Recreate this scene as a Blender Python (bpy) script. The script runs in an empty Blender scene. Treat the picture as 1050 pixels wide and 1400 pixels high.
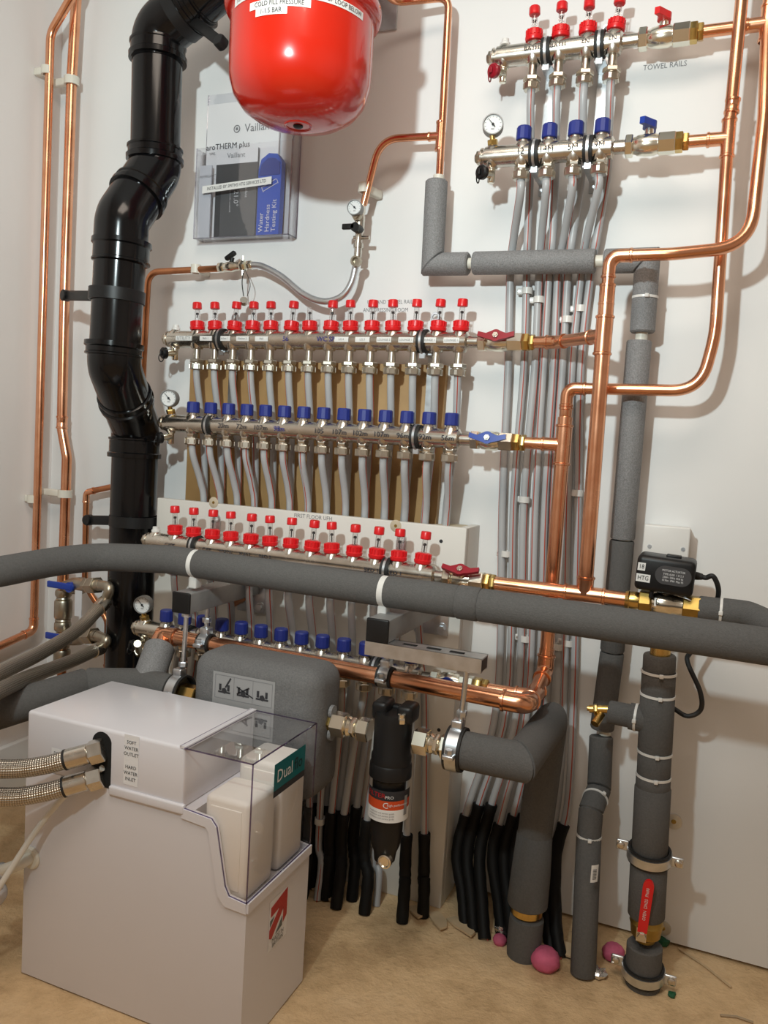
import bpy, bmesh, math, random
from mathutils import Vector as V, Matrix
random.seed(4)
sc = bpy.context.scene
COL = sc.collection
# ------------------------------------------------------------------ camera
F_PX, W_PX, H_PX = 1100.0, 1050.0, 1400.0
YAW, PIT, ROL = math.radians(-22.11), math.radians(-4.86), math.radians(-3.455)
CAM = V((1.678, -1.695, 0.988))
_f = V((math.sin(YAW)*math.cos(PIT), math.cos(YAW)*math.cos(PIT), math.sin(PIT)))
_r = V((math.cos(YAW), -math.sin(YAW), 0.0))
_d = -_r.cross(_f)
RGT = math.cos(ROL)*_r + math.sin(ROL)*_d
DWN = -math.sin(ROL)*_r + math.cos(ROL)*_d
FWD = _f
cd = bpy.data.cameras.new('camera'); cam = bpy.data.objects.new('camera', cd); COL.objects.link(cam)
cd.sensor_fit = 'VERTICAL'; cd.sensor_height = 36.0; cd.lens = F_PX/H_PX*36.0; cd.clip_start = 0.02
m = Matrix.Identity(4)
for i in range(3):
    m[i][0] = RGT[i]; m[i][1] = -DWN[i]; m[i][2] = -FWD[i]; m[i][3] = CAM[i]
cam.matrix_world = m
sc.camera = cam
# ------------------------------------------------------------------ light, world, exposure
w = bpy.data.worlds.new('world'); sc.world = w; w.use_nodes = True
w.node_tree.nodes['Background'].inputs[0].default_value = (1.0, 0.93, 0.86, 1)
w.node_tree.nodes['Background'].inputs[1].default_value = 0.05
def lamp(name, kind, loc, power, color, size, rot=None):
    l = bpy.data.lights.new(name, kind); o = bpy.data.objects.new(name, l); COL.objects.link(o)
    o.location = loc; l.energy = power; l.color = color
    if kind == 'AREA': l.size = size
    else: l.shadow_soft_size = size
    if rot: o.rotation_euler = rot
    return o
k = lamp('work_light', 'SPOT', (1.2, -1.77, 1.65), 98, (0.84, 0.985, 1.0), 0.034)
k.data.spot_size = math.radians(126); k.data.spot_blend = 1.0
k.rotation_euler = (V((0.85, 0.0, 1.66))-V(k.location)).to_track_quat('-Z', 'Y').to_euler()
lamp('warm_fill', 'AREA', (1.4, -1.45, 2.45), 23, (1.0, 0.86, 0.73), 0.9)  # added warm fill from above, not a fixture of the room
sc.view_settings.view_transform = 'Standard'; sc.view_settings.look = 'None'
sc.view_settings.gamma = 1.0; sc.view_settings.use_curve_mapping = False
sc.view_settings.exposure = -0.22
# ------------------------------------------------------------------ pixel -> place
def ray(px, py): return RGT*((px-525)/F_PX) + DWN*((py-700)/F_PX) + FWD
def P(px, py, off):            # the point seen at a pixel, standing `off` metres out from the back wall
    d = ray(px, py); return CAM + d*((-off-CAM.y)/d.y)
def PZ(px, py, z=0.0):         # on a level
    d = ray(px, py); return CAM + d*((z-CAM.z)/d.z)
def PX(px, py, x):
    d = ray(px, py); return CAM + d*((x-CAM.x)/d.x)
X, Y, Z = V((1,0,0)), V((0,1,0)), V((0,0,1))
# ------------------------------------------------------------------ materials
MAT = {}
def mat(name, col, rough=0.5, metal=0.0, noise=0.0, nscale=30.0, bump=0.0, bscale=200.0, coat=0.0, spec=0.5, alpha=1.0, col2=None, rvar=0.0, bdist=0.002):
    if name in MAT: return MAT[name]
    mt = bpy.data.materials.new(name); mt.use_nodes = True
    nt = mt.node_tree; b = nt.nodes['Principled BSDF']
    b.inputs['Base Color'].default_value = (*col, 1); b.inputs['Roughness'].default_value = rough
    b.inputs['Metallic'].default_value = metal; b.inputs['Coat Weight'].default_value = coat
    b.inputs['Specular IOR Level'].default_value = spec
    tc = nt.nodes.new('ShaderNodeTexCoord')
    if noise or col2 or rvar:
        n = nt.nodes.new('ShaderNodeTexNoise'); n.inputs['Scale'].default_value = nscale; n.inputs['Detail'].default_value = 6
        nt.links.new(tc.outputs['Object'], n.inputs['Vector'])
        if noise or col2:
            r = nt.nodes.new('ShaderNodeValToRGB'); r.color_ramp.elements[0].position = 0.32; r.color_ramp.elements[1].position = 0.68
            a = col2 or tuple(c*(1-noise) for c in col)
            r.color_ramp.elements[0].color = (*a, 1); r.color_ramp.elements[1].color = (*col, 1)
            nt.links.new(n.outputs['Fac'], r.inputs['Fac']); nt.links.new(r.outputs['Color'], b.inputs['Base Color'])
        if rvar:
            mr = nt.nodes.new('ShaderNodeMapRange'); mr.inputs['To Min'].default_value = max(0.02, rough-rvar); mr.inputs['To Max'].default_value = rough+rvar
            nt.links.new(n.outputs['Fac'], mr.inputs['Value']); nt.links.new(mr.outputs['Result'], b.inputs['Roughness'])
    if bump:
        n2 = nt.nodes.new('ShaderNodeTexNoise'); n2.inputs['Scale'].default_value = bscale; n2.inputs['Detail'].default_value = 3
        nt.links.new(tc.outputs['Object'], n2.inputs['Vector'])
        bp = nt.nodes.new('ShaderNodeBump'); bp.inputs['Strength'].default_value = bump; bp.inputs['Distance'].default_value = bdist
        nt.links.new(n2.outputs['Fac'], bp.inputs['Height']); nt.links.new(bp.outputs['Normal'], b.inputs['Normal'])
    MAT[name] = mt
    return mt
def clear(name, tint=(0.93,0.93,0.96), gloss=0.12, rough=0.03):
    if name in MAT: return MAT[name]
    mt = bpy.data.materials.new(name); mt.use_nodes = True; nt = mt.node_tree; nt.nodes.remove(nt.nodes['Principled BSDF'])
    out = nt.nodes['Material Output']; t = nt.nodes.new('ShaderNodeBsdfTransparent'); g = nt.nodes.new('ShaderNodeBsdfGlossy')
    t.inputs[0].default_value = (*tint, 1); g.inputs['Roughness'].default_value = rough; g.inputs[0].default_value = (1,1,1,1)
    fr = nt.nodes.new('ShaderNodeFresnel'); fr.inputs[0].default_value = 1.45
    mx = nt.nodes.new('ShaderNodeMixShader'); mul = nt.nodes.new('ShaderNodeMath'); mul.operation = 'MULTIPLY_ADD'
    mul.inputs[1].default_value = 0.55; mul.inputs[2].default_value = gloss*0.2
    nt.links.new(fr.outputs[0], mul.inputs[0]); nt.links.new(mul.outputs[0], mx.inputs[0])
    nt.links.new(t.outputs[0], mx.inputs[1]); nt.links.new(g.outputs[0], mx.inputs[2]); nt.links.new(mx.outputs[0], out.inputs[0])
    MAT[name] = mt; return mt
mat('wall_paint', (0.80,0.80,0.79), 0.55, noise=0.05, nscale=2.2, bump=0.08, bscale=60)
mat('wall_paint_warm', (0.82,0.785,0.76), 0.6, noise=0.05, nscale=3.0, bump=0.1, bscale=40)
mat('screed', (0.66,0.475,0.275), 0.85)
mat('copper', (0.88,0.46,0.28), 0.25, 1.0, col2=(0.78,0.36,0.20), nscale=22, rvar=0.08)
mat('copper_dull', (0.62,0.27,0.13), 0.33, 1.0, col2=(0.42,0.17,0.08), nscale=18, rvar=0.08)
mat('nickel', (0.68,0.64,0.57), 0.26, 1.0, noise=0.12, nscale=60, rvar=0.06)
mat('nickel_nut', (0.66,0.615,0.53), 0.30, 1.0, noise=0.15, nscale=60)
mat('nickel_dark', (0.50,0.45,0.36), 0.36, 1.0, noise=0.2, nscale=50, rvar=0.06)
mat('nickel_pale', (0.86,0.82,0.70), 0.22, 1.0)
mat('brass', (0.72,0.50,0.17), 0.27, 1.0, noise=0.2, nscale=60)
mat('brass_dull', (0.45,0.31,0.09), 0.42, 1.0, noise=0.25, nscale=50)
mat('zinc', (0.72,0.75,0.78), 0.36, 1.0, noise=0.18, nscale=45, rvar=0.08)
mat('zinc_painted', (0.30,0.30,0.295), 0.45, 0.3, noise=0.12, nscale=40)
mat('black_gloss', (0.004,0.004,0.0045), 0.15, spec=0.36, rvar=0.04, nscale=12)
mat('black_plastic', (0.008,0.008,0.0085), 0.42, spec=0.35)
mat('black_matt', (0.007,0.0065,0.006), 0.6, spec=0.2)
mat('black_rubber', (0.012,0.012,0.012), 0.6)
mat('foam', (0.120,0.118,0.115), 0.92, noise=0.16, nscale=260, bump=0.55, bscale=420, spec=0.25)
mat('foam_silver', (0.27,0.272,0.276), 0.62, noise=0.42, nscale=420, bump=0.6, bscale=480, spec=0.5)
mat('foam_shell', (0.165,0.165,0.165), 0.85, noise=0.25, nscale=330, bump=0.7, bscale=360, spec=0.3)
mat('pex', (0.44,0.45,0.46), 0.36, noise=0.05, nscale=8)
mat('pex_stripe', (0.42,0.06,0.03), 0.45)
mat('red_plastic', (0.72,0.012,0.016), 0.32)
mat('dark_red', (0.30,0.008,0.02), 0.3)
mat('blue_plastic', (0.016,0.030,0.22), 0.45)
mat('blue_handle', (0.010,0.045,0.33), 0.3)
mat('vessel_red', (0.60,0.017,0.005), 0.20, coat=0.5, spec=0.5)
mat('white_plastic', (0.74,0.73,0.70), 0.35)
mat('cream_plastic', (0.72,0.69,0.60), 0.4)
mat('cabinet_white', (0.71,0.70,0.735), 0.22, noise=0.02, nscale=3)
mat('paper', (0.78,0.78,0.79), 0.7)
mat('paper_grey', (0.60,0.61,0.64), 0.6)
mat('label_white', (0.76,0.76,0.74), 0.5)
mat('label_grey', (0.30,0.30,0.30), 0.5); mat('plate_dark', (0.055,0.055,0.058), 0.35)
mat('ink', (0.02,0.02,0.024), 0.7)
mat('ink_grey', (0.22,0.22,0.23), 0.7)
mat('pen_blue', (0.02,0.025,0.22), 0.6)
mat('pen_black', (0.03,0.03,0.04), 0.6)
mat('print_white', (0.72,0.72,0.72), 0.6)
mat('leaflet_dark', (0.085,0.085,0.085), 0.45)
mat('leaflet_mid', (0.13,0.13,0.13), 0.45)
mat('kit_blue', (0.02,0.085,0.46), 0.35)
mat('kit_blue_dark', (0.012,0.04,0.24), 0.3)
mat('ply', (0.47,0.29,0.12), 0.6, col2=(0.36,0.205,0.078), nscale=7)
mat('board_white', (0.70,0.68,0.63), 0.5, noise=0.06, nscale=6, bump=0.06, bscale=50)
mat('mdf', (0.55,0.47,0.34), 0.8, noise=0.1, nscale=60)
mat('dial', (0.80,0.81,0.80), 0.4)
mat('teal', (0.0,0.135,0.15), 0.35)
mat('logo_red', (0.42,0.008,0.012), 0.35)
mat('logo_grey', (0.09,0.11,0.105), 0.45)
mat('salt', (0.84,0.80,0.74), 0.55, bump=0.1, bscale=120)
mat('orange_label', (0.55,0.06,0.012), 0.4)
mat('pink_foam', (0.66,0.13,0.24), 0.7, noise=0.35, nscale=35, bump=0.5, bscale=60)
mat('foil', (0.80,0.78,0.76), 0.25, 1.0, bump=1.0, bscale=150)
mat('green_bit', (0.004,0.09,0.035), 0.5)
mat('screed_pale', (0.66,0.50,0.31), 0.9, noise=0.2, nscale=30)
mat('plaster_patch', (0.66,0.60,0.52), 0.9)
mat('putty', (0.42,0.33,0.22), 0.8)
mat('tube_white', (0.70,0.68,0.62), 0.3)
mat('hose_clear', (0.52,0.50,0.50), 0.25)
mat('slot_shade', (0.006,0.006,0.006), 0.9)  # near-black colour standing in for shade inside slots
clear('acrylic', (0.975,0.972,0.982)); clear('glass_tube', (0.93,0.93,0.93), 0.3); clear('acrylic_edge', (0.45,0.40,0.56), 0.2); clear('edge_faint', (0.84,0.83,0.88), 0.2)
def screed():
    nt = MAT['screed'].node_tree; b = nt.nodes['Principled BSDF']; tc = nt.nodes.new('ShaderNodeTexCoord')
    def nz(scale, detail, rough=0.6):
        n = nt.nodes.new('ShaderNodeTexNoise'); n.inputs['Scale'].default_value = scale; n.inputs['Detail'].default_value = detail; n.inputs['Roughness'].default_value = rough
        nt.links.new(tc.outputs['Object'], n.inputs['Vector']); return n
    n1, n2, n3 = nz(3.2, 8, 0.65), nz(24, 5), nz(110, 3)
    r = nt.nodes.new('ShaderNodeValToRGB'); e = r.color_ramp.elements
    e[0].position = 0.30; e[0].color = (0.40,0.26,0.13,1); e[1].position = 0.52; e[1].color = (0.74,0.53,0.30,1); q = e.new(0.72); q.color = (0.80,0.60,0.37,1)
    nt.links.new(n1.outputs['Fac'], r.inputs['Fac'])
    r2 = nt.nodes.new('ShaderNodeValToRGB'); r2.color_ramp.elements[0].position = 0.25; r2.color_ramp.elements[0].color = (0.72,0.68,0.62,1); r2.color_ramp.elements[1].position = 0.55; r2.color_ramp.elements[1].color = (1,1,1,1)
    nt.links.new(n2.outputs['Fac'], r2.inputs['Fac'])
    mx = nt.nodes.new('ShaderNodeMix'); mx.data_type = 'RGBA'; mx.blend_type = 'MULTIPLY'; mx.inputs[0].default_value = 0.6
    nt.links.new(r.outputs[0], mx.inputs[6]); nt.links.new(r2.outputs[0], mx.inputs[7]); nt.links.new(mx.outputs[2], b.inputs['Base Color'])
    ad = nt.nodes.new('ShaderNodeMath'); ad.operation = 'MULTIPLY_ADD'; ad.inputs[1].default_value = 0.3; nt.links.new(n3.outputs['Fac'], ad.inputs[0]); nt.links.new(n2.outputs['Fac'], ad.inputs[2])
    bp = nt.nodes.new('ShaderNodeBump'); bp.inputs['Strength'].default_value = 0.8; bp.inputs['Distance'].default_value = 0.010
    nt.links.new(ad.outputs[0], bp.inputs['Height']); nt.links.new(bp.outputs[0], b.inputs['Normal'])
screed()
def braided():
    mt = bpy.data.materials.new('steel_braid'); mt.use_nodes = True; nt = mt.node_tree; b = nt.nodes['Principled BSDF']
    b.inputs['Metallic'].default_value = 1.0; b.inputs['Roughness'].default_value = 0.3
    uv = nt.nodes.new('ShaderNodeUVMap'); sx = nt.nodes.new('ShaderNodeSeparateXYZ'); nt.links.new(uv.outputs[0], sx.inputs[0])
    def wave(sign):
        a = nt.nodes.new('ShaderNodeMath'); a.operation = 'MULTIPLY'; a.inputs[1].default_value = 24.0*2*math.pi/2
        nt.links.new(sx.outputs[0], a.inputs[0])
        c = nt.nodes.new('ShaderNodeMath'); c.operation = 'MULTIPLY_ADD'; c.inputs[1].default_value = sign*780.0
        nt.links.new(sx.outputs[1], c.inputs[0]); nt.links.new(a.outputs[0], c.inputs[2])
        s = nt.nodes.new('ShaderNodeMath'); s.operation = 'SINE'; nt.links.new(c.outputs[0], s.inputs[0]); return s
    s1, s2 = wave(1), wave(-1)
    mx = nt.nodes.new('ShaderNodeMath'); mx.operation = 'MULTIPLY'; nt.links.new(s1.outputs[0], mx.inputs[0]); nt.links.new(s2.outputs[0], mx.inputs[1])
    mr = nt.nodes.new('ShaderNodeMapRange'); mr.inputs['From Min'].default_value = -1; nt.links.new(mx.outputs[0], mr.inputs['Value'])
    cr = nt.nodes.new('ShaderNodeValToRGB'); cr.color_ramp.elements[0].color = (0.26,0.23,0.19,1); cr.color_ramp.elements[1].color = (0.68,0.63,0.55,1)
    nt.links.new(mr.outputs[0], cr.inputs[0]); nt.links.new(cr.outputs[0], b.inputs['Base Color'])
    bp = nt.nodes.new('ShaderNodeBump'); bp.inputs['Strength'].default_value = 0.9; bp.inputs['Distance'].default_value = 0.0015
    nt.links.new(mr.outputs[0], bp.inputs['Height']); nt.links.new(bp.outputs[0], b.inputs['Normal'])
    MAT['steel_braid'] = mt
braided()
# ------------------------------------------------------------------ mesh builder
def frame(t, hint=None):
    t = t.normalized(); h = hint or (Z if abs(t.z) < 0.9 else X)
    a = h.cross(t).normalized(); return a, t.cross(a).normalized()
class MB:
    def __init__(s): s.v = []; s.f = []; s.uv = {}
    def add(s, vs, fs):
        k = len(s.v); s.v += [tuple(p) for p in vs]; s.f += [tuple(i+k for i in f) for f in fs]; return s
    def tube(s, path, r, n=16, cap=True):
        path = [V(p) for p in path]; N = len(path)
        rs = list(r) if isinstance(r, (list, tuple)) else [r]*N
        tg = []
        for i in range(N):
            a = path[max(i-1,0)]; b = path[min(i+1,N-1)]; tg.append((b-a).normalized())
        a, b = frame(tg[0]); rings = []; L = 0.0; k0 = len(s.v)
        for i in range(N):
            if i:
                L += (path[i]-path[i-1]).length
                a = (a - tg[i]*a.dot(tg[i])).normalized(); b = tg[i].cross(a)
            rings.append(L)
            for k in range(n):
                t = 2*math.pi*k/n; s.v.append(tuple(path[i] + (a*math.cos(t)+b*math.sin(t))*rs[i]))
        for i in range(N-1):
            for k in range(n):
                k2 = (k+1) % n
                s.uv[len(s.f)] = [(k/n, rings[i]), ((k+1)/n, rings[i]), ((k+1)/n, rings[i+1]), (k/n, rings[i+1])]
                s.f.append((k0+i*n+k, k0+i*n+k2, k0+(i+1)*n+k2, k0+(i+1)*n+k))
        if cap:
            s.f.append(tuple(k0+k for k in reversed(range(n)))); s.f.append(tuple(k0+(N-1)*n+k for k in range(n)))
        return s
    def lathe(s, o, ax, prof, n=24, hint=None, rot=0.0, cap=True):
        o = V(o); ax = V(ax).normalized(); a, b = frame(ax, hint); k0 = len(s.v)
        for h, r in prof:
            for k in range(n):
                t = 2*math.pi*k/n + rot; s.v.append(tuple(o + ax*h + (a*math.cos(t)+b*math.sin(t))*max(r, 1e-5)))
        M = len(prof)
        for i in range(M-1):
            for k in range(n):
                k2 = (k+1) % n; s.f.append((k0+i*n+k, k0+i*n+k2, k0+(i+1)*n+k2, k0+(i+1)*n+k))
        if cap:
            s.f.append(tuple(k0+k for k in reversed(range(n)))); s.f.append(tuple(k0+(M-1)*n+k for k in range(n)))
        return s
    def cyl(s, p, q, r, n=16): p, q = V(p), V(q); return s.lathe(p, q-p, [(0, r), ((q-p).length, r)], n)
    def hexa(s, p, q, r, rot=0.0):
        p, q = V(p), V(q); L = (q-p).length; c = min(0.0015, L*0.2)
        return s.lathe(p, q-p, [(0, r*0.93), (c, r), (L-c, r), (L, r*0.93)], 6, rot=rot)
    def ring(s, c, ax, R, r, n=28, m_=8):
        c = V(c); ax = V(ax).normalized(); a, b = frame(ax); k0 = len(s.v)
        for i in range(n):
            t = 2*math.pi*i/n; d = a*math.cos(t)+b*math.sin(t)
            for j in range(m_):
                u = 2*math.pi*j/m_; s.v.append(tuple(c + d*(R+r*math.cos(u)) + ax*(r*math.sin(u))))
        for i in range(n):
            for j in range(m_):
                s.f.append((k0+i*m_+j, k0+((i+1)%n)*m_+j, k0+((i+1)%n)*m_+(j+1)%m_, k0+i*m_+(j+1)%m_))
        return s
    def band(s, c, ax, R, h, th, n=32):       # flat strap round a pipe
        return s.lathe(V(c)-V(ax).normalized()*h/2, ax, [(0, R), (0, R+th), (h, R+th), (h, R), (0, R)], n, cap=False)
    def box(s, c, size, A=X, B=Y, C_=Z):
        c = V(c); h = [x/2 for x in size]
        vs = [c + A*(i*h[0]) + B*(j*h[1]) + C_*(k*h[2]) for i in (-1,1) for j in (-1,1) for k in (-1,1)]
        return s.add(vs, [(0,1,3,2),(4,6,7,5),(0,4,5,1),(2,3,7,6),(0,2,6,4),(1,5,7,3)])
    def rbox(s, c, size, rad, A=X, B=Y, C_=Z, seg=3):
        bm = bmesh.new(); bmesh.ops.create_cube(bm, size=1.0)
        for v in bm.verts: v.co = V((v.co.x*size[0], v.co.y*size[1], v.co.z*size[2]))
        bmesh.ops.bevel(bm, geom=list(bm.edges), offset=rad, segments=seg, profile=0.5, affect='EDGES')
        bm.verts.index_update(); c = V(c)
        s.add([c + A*v.co.x + B*v.co.y + C_*v.co.z for v in bm.verts], [[v.index for v in f.verts] for f in bm.faces]); bm.free(); return s
    def prism(s, pts, o, A, B, N_, th):
        o = V(o); n = len(pts)
        vs = [o + A*x + B*y for x, y in pts] + [o + A*x + B*y + N_*th for x, y in pts]
        return s.add(vs, [tuple(reversed(range(n))), tuple(range(n, 2*n))] + [(i, (i+1)%n, n+(i+1)%n, n+i) for i in range(n)])
    def mesh(s, name, angle=38):
        me = bpy.data.meshes.new(name); me.from_pydata(s.v, [], s.f)
        if s.uv:
            ul = me.uv_layers.new(name='UVMap').data
            for i, p in enumerate(me.polygons):
                if i in s.uv:
                    for li, u in zip(p.loop_indices, s.uv[i]): ul[li].uv = u
        bm = bmesh.new(); bm.from_mesh(me); bmesh.ops.recalc_face_normals(bm, faces=bm.faces); bm.to_mesh(me); bm.free()
        me.shade_smooth(); me.set_sharp_from_angle(angle=math.radians(angle)); me.update()
        return me
def smooth(pts, n=8):
    pts = [V(p) for p in pts]; q = [2*pts[0]-pts[1]] + pts + [2*pts[-1]-pts[-2]]; out = []
    for i in range(1, len(q)-2):
        a, b, c, d = q[i-1:i+3]
        for k in range(n):
            t = k/n; out.append(0.5*((2*b) + (c-a)*t + (2*a-5*b+4*c-d)*t*t + (3*b-a-3*c+d)*t**3))
    return out + [pts[-1]]
def fil(pts, rad, n=7):
    pts = [V(p) for p in pts]; out = [pts[0]]
    for i in range(1, len(pts)-1):
        a, b, c = pts[i-1:i+2]; u = (a-b).normalized(); v = (c-b).normalized()
        ang = u.angle(v)
        if ang > 3.1: out.append(b); continue
        R = rad[i-1] if isinstance(rad, (list, tuple)) else rad
        d = min(R/math.tan(ang/2), (a-b).length*0.49, (c-b).length*0.49)
        p, q = b+u*d, b+v*d
        for k in range(n+1):
            t = k/n; out.append(p*(1-t)**2 + b*2*t*(1-t) + q*t*t)
    return out + [pts[-1]]
# ------------------------------------------------------------------ things and parts
def thing(name, label, cat, loc=(0,0,0), group=None):
    o = bpy.data.objects.new(name, None); COL.objects.link(o); o.location = loc; o.empty_display_size = 0.05
    o['label'] = label; o['category'] = cat
    if group: o['group'] = group
    o['_loc'] = list(loc)
    return o
def part(name, mb, material, parent, loc=None, label=None, rot=None, angle=38):
    me = mb if isinstance(mb, bpy.types.Mesh) else mb.mesh(name, angle)
    if not me.materials: me.materials.append(MAT[material])
    o = bpy.data.objects.new(name, me); COL.objects.link(o)
    if loc is not None: o.location = loc
    if rot is not None: o.rotation_euler = rot
    if parent is not None:
        o.parent = parent
        if '_loc' in parent: o.matrix_parent_inverse = Matrix.Translation(-V(parent['_loc']))
    if label: o['label'] = label
    return o
def single(name, mb, material, label, cat, group=None, angle=38):      # a thing that is one mesh
    o = part(name, mb, material, None, angle=angle); o['label'] = label; o['category'] = cat
    if group: o['group'] = group
    return o
def struct(name, mb, material):
    o = part(name, mb, material, None); o['kind'] = 'structure'; return o
_cache = {}
def shared(key, fn, angle=38):
    if key not in _cache: _cache[key] = fn().mesh(key, angle)
    return _cache[key]
# flat print: mapping(x, y, out) -> place
def plane_map(o, A, B):
    N_ = A.cross(B).normalized(); o = V(o); return lambda x, y, e: o + A*x + B*y + N_*e
def cylz_map(c, R, a0, z0): return lambda x, y, e: V((c[0]+(R+e)*math.sin(a0+x/R), c[1]-(R+e)*math.cos(a0+x/R), z0+y))
def cylx_map(x0, y0, z0, R, b0=0.0): return lambda x, y, e: V((x0+x, y0-(R+e)*math.cos(b0+y/R), z0+(R+e)*math.sin(b0+y/R)))
def sheet(name, mp, w_, h_, material, parent, nx=8, ny=3, e=0.0005, label=None):
    mb = MB(); vs = [mp(-w_/2+w_*i/nx, -h_/2+h_*j/ny, e) for j in range(ny+1) for i in range(nx+1)]
    mb.add(vs, [(j*(nx+1)+i, j*(nx+1)+i+1, (j+1)*(nx+1)+i+1, (j+1)*(nx+1)+i) for j in range(ny) for i in range(nx)])
    return part(name, mb, material, parent, label=label)
_txt = {}
def glyphs(s_, size, align='CENTER'):
    cu = bpy.data.curves.new('lettering', 'FONT'); cu.body = s_; cu.size = size; cu.align_x = align; cu.align_y = 'CENTER'; cu.resolution_u = 2
    ob = bpy.data.objects.new('lettering', cu); COL.objects.link(ob)
    me = bpy.data.meshes.new_from_object(ob.evaluated_get(bpy.context.evaluated_depsgraph_get()))
    bpy.data.objects.remove(ob); bpy.data.curves.remove(cu); return me
def text(s_, size, mp, material, parent, name='lettering', align='CENTER', dx=0.0, dy=0.0, e=0.0012, sx=1.0, ang=0.0):
    me = glyphs(s_, size, align); ca, sa = math.cos(ang), math.sin(ang)
    for v in me.vertices:
        x, y = v.co.x*sx, v.co.y; v.co = mp(dx + x*ca - y*sa, dy + x*sa + y*ca, e)
    me.materials.clear(); me.name = name
    return part(name, me, material, parent)
# ================================================================== the room
RX, RY, RZ = 3.3, -3.4, 2.5
struct('floor', MB().box((RX/2, RY/2, -0.05), (RX+0.2, -RY+0.2, 0.1)), 'screed')
struct('wall_back', MB().box((RX/2, 0.05, RZ/2+0.004), (RX+0.2, 0.1, RZ-0.008)), 'wall_paint')
struct('wall_left', MB().box((-0.05, RY/2, RZ/2), (0.1, -RY, RZ)), 'wall_paint_warm')
struct('wall_right', MB().box((RX+0.05, RY/2, RZ/2), (0.1, -RY, RZ)), 'wall_paint_warm')
struct('wall_front', MB().box((RX/2, RY-0.05, RZ/2), (RX+0.2, 0.1, RZ)), 'wall_paint_warm')
struct('ceiling', MB().box((RX/2, RY/2, RZ+0.05), (RX+0.2, -RY+0.2, 0.1)), 'wall_paint')
struct('baseboard_left', MB().rbox((0.009, RY/2, 0.066), (0.018, -RY-0.01, 0.132), 0.003), 'wall_paint')
# ================================================================== boards on the wall
BX0, BX1, BZ = 0.435, 1.216, 0.824
t = thing('boxed_panel', 'white painted board box carrying the lowest manifold', 'panel', ((BX0+BX1)/2, -0.05, 0))
part('front_board', MB().rbox(((BX0+BX1)/2, -0.091, BZ/2), (BX1-BX0, 0.018, BZ), 0.002), 'board_white', t)
part('side_board', MB().rbox((BX1-0.009, -0.041, BZ/2), (0.018, 0.08, BZ), 0.0015), 'board_white', t)
part('top_cap', MB().prism([(BX1-0.10,-0.084),(BX1-0.02,-0.084),(BX1-0.02,-0.006),(BX1-0.06,-0.006)], (0,0,BZ-0.012), X, Y, Z, 0.010), 'mdf', t, label='bare cream edge of board')
for px, py in ((292,687),(541,719)):
    c = P(px,py,0.10)
    part('filler_patch', MB().lathe((c.x,-0.1001,c.z), -Y, [(0,0.013),(0.0006,0.012)], 20), 'mdf', t)
    part('screw', MB().lathe((c.x,-0.1008,c.z), -Y, [(0,0.0035),(0.001,0.003)], 12), 'brass_dull', t)
for px, py in ((603,740),(604,863),(600,998),(598,1012)):
    c = P(px,py,0.10); part('screw_hole', MB().lathe((c.x,-0.1001,c.z), -Y, [(0,0.004),(0.0005,0.0035)], 12), 'ink', t)
c = P(604,863,0.10); part('putty_blob', MB().lathe((c.x,-0.1,c.z), -Y, [(0,0.010),(0.002,0.009),(0.004,0.005)], 9), 'putty', t)
text('FIRST FLOOR UFH', 0.0125, plane_map(P(428,707,0.10), X, Z), 'ink_grey', t, e=0.0006, sx=0.95)
a, b = P(262,497,0.012), P(598,700,0.012)
t = thing('plywood_panel', 'bare brown plywood panel behind the grey pipes of the upper long manifold', 'board', ((a.x+b.x)/2, 0, 0.79))
pw = (b.x-a.x-0.01)/3
part('panel', MB().rbox(((a.x+b.x)/2, -0.0085, (1.165+0.79)/2), (b.x-a.x, 0.017, 1.165-0.79), 0.001), 'ply', t)
# wall lettering
t = thing('printed_label', 'small printed wall label reading TOWEL RAILS below the four-port manifold valve', 'label', P(909,90,0.0))
text('TOWEL RAILS', 0.0145, plane_map(P(909,90,0.0), X, Z), 'ink_grey', t, e=0.0006, sx=0.9)
t = thing('printed_label', 'two-line printed wall label behind the red flow meter caps ending in DRESSING ROOM', 'label', P(533,418,0.0))
text('UFH AND TOWEL RAIL', 0.0125, plane_map(P(533,413,0.0), X, Z), 'ink_grey', t, e=0.0006, sx=0.85)
text('AND DRESSING ROOM', 0.0125, plane_map(P(527,424,0.0), X, Z), 'ink_grey', t, e=0.0006, sx=0.85)
# ================================================================== manifold kit
RB = 0.0202
def m_collar():
    mb = MB(); mb.lathe((0,0,0), Z, [(0.022,0.0165),(0.026,0.0178),(0.029,0.0178),(0.031,0.0158),(0.042,0.0148),(0.0435,0.0125)], 28)
    for k in range(14):
        t_ = 2*math.pi*k/14; mb.box((0.0158*math.cos(t_), 0.0158*math.sin(t_), 0.0365), (0.0022,0.003,0.010), V((math.cos(t_),math.sin(t_),0)), V((-math.sin(t_),math.cos(t_),0)), Z)
    return mb
def m_cap(): return MB().lathe((0,0,0), Z, [(0.071,0.0100),(0.0725,0.0112),(0.085,0.0108),(0.087,0.0095)], 10)
def m_tube(): return MB().lathe((0,0,0), Z, [(0.0435,0.0060),(0.060,0.0060),(0.0725,0.0056)], 14)
def m_float(): return MB().lathe((0,0,0), Z, [(0.045,0.0012),(0.058,0.0012),(0.058,0.0034),(0.062,0.0034),(0.063,0.001)], 8)
def m_blue():
    mb = MB(); mb.lathe((0,0,0), Z, [(0.0265,0.0140),(0.028,0.0152),(0.050,0.0147),(0.0525,0.013)], 12); return mb
def nuts(mb, z, r):                                        # castellations round the nut
    for k in range(6):
        t_ = 2*math.pi*(k+0.5)/6; d_ = V((math.cos(t_),math.sin(t_),0)); mb.box(d_*(r*0.90)+Z*z, (0.0030,0.0055,0.0100), d_, V((-d_.y,d_.x,0)), Z)
    return mb
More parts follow.
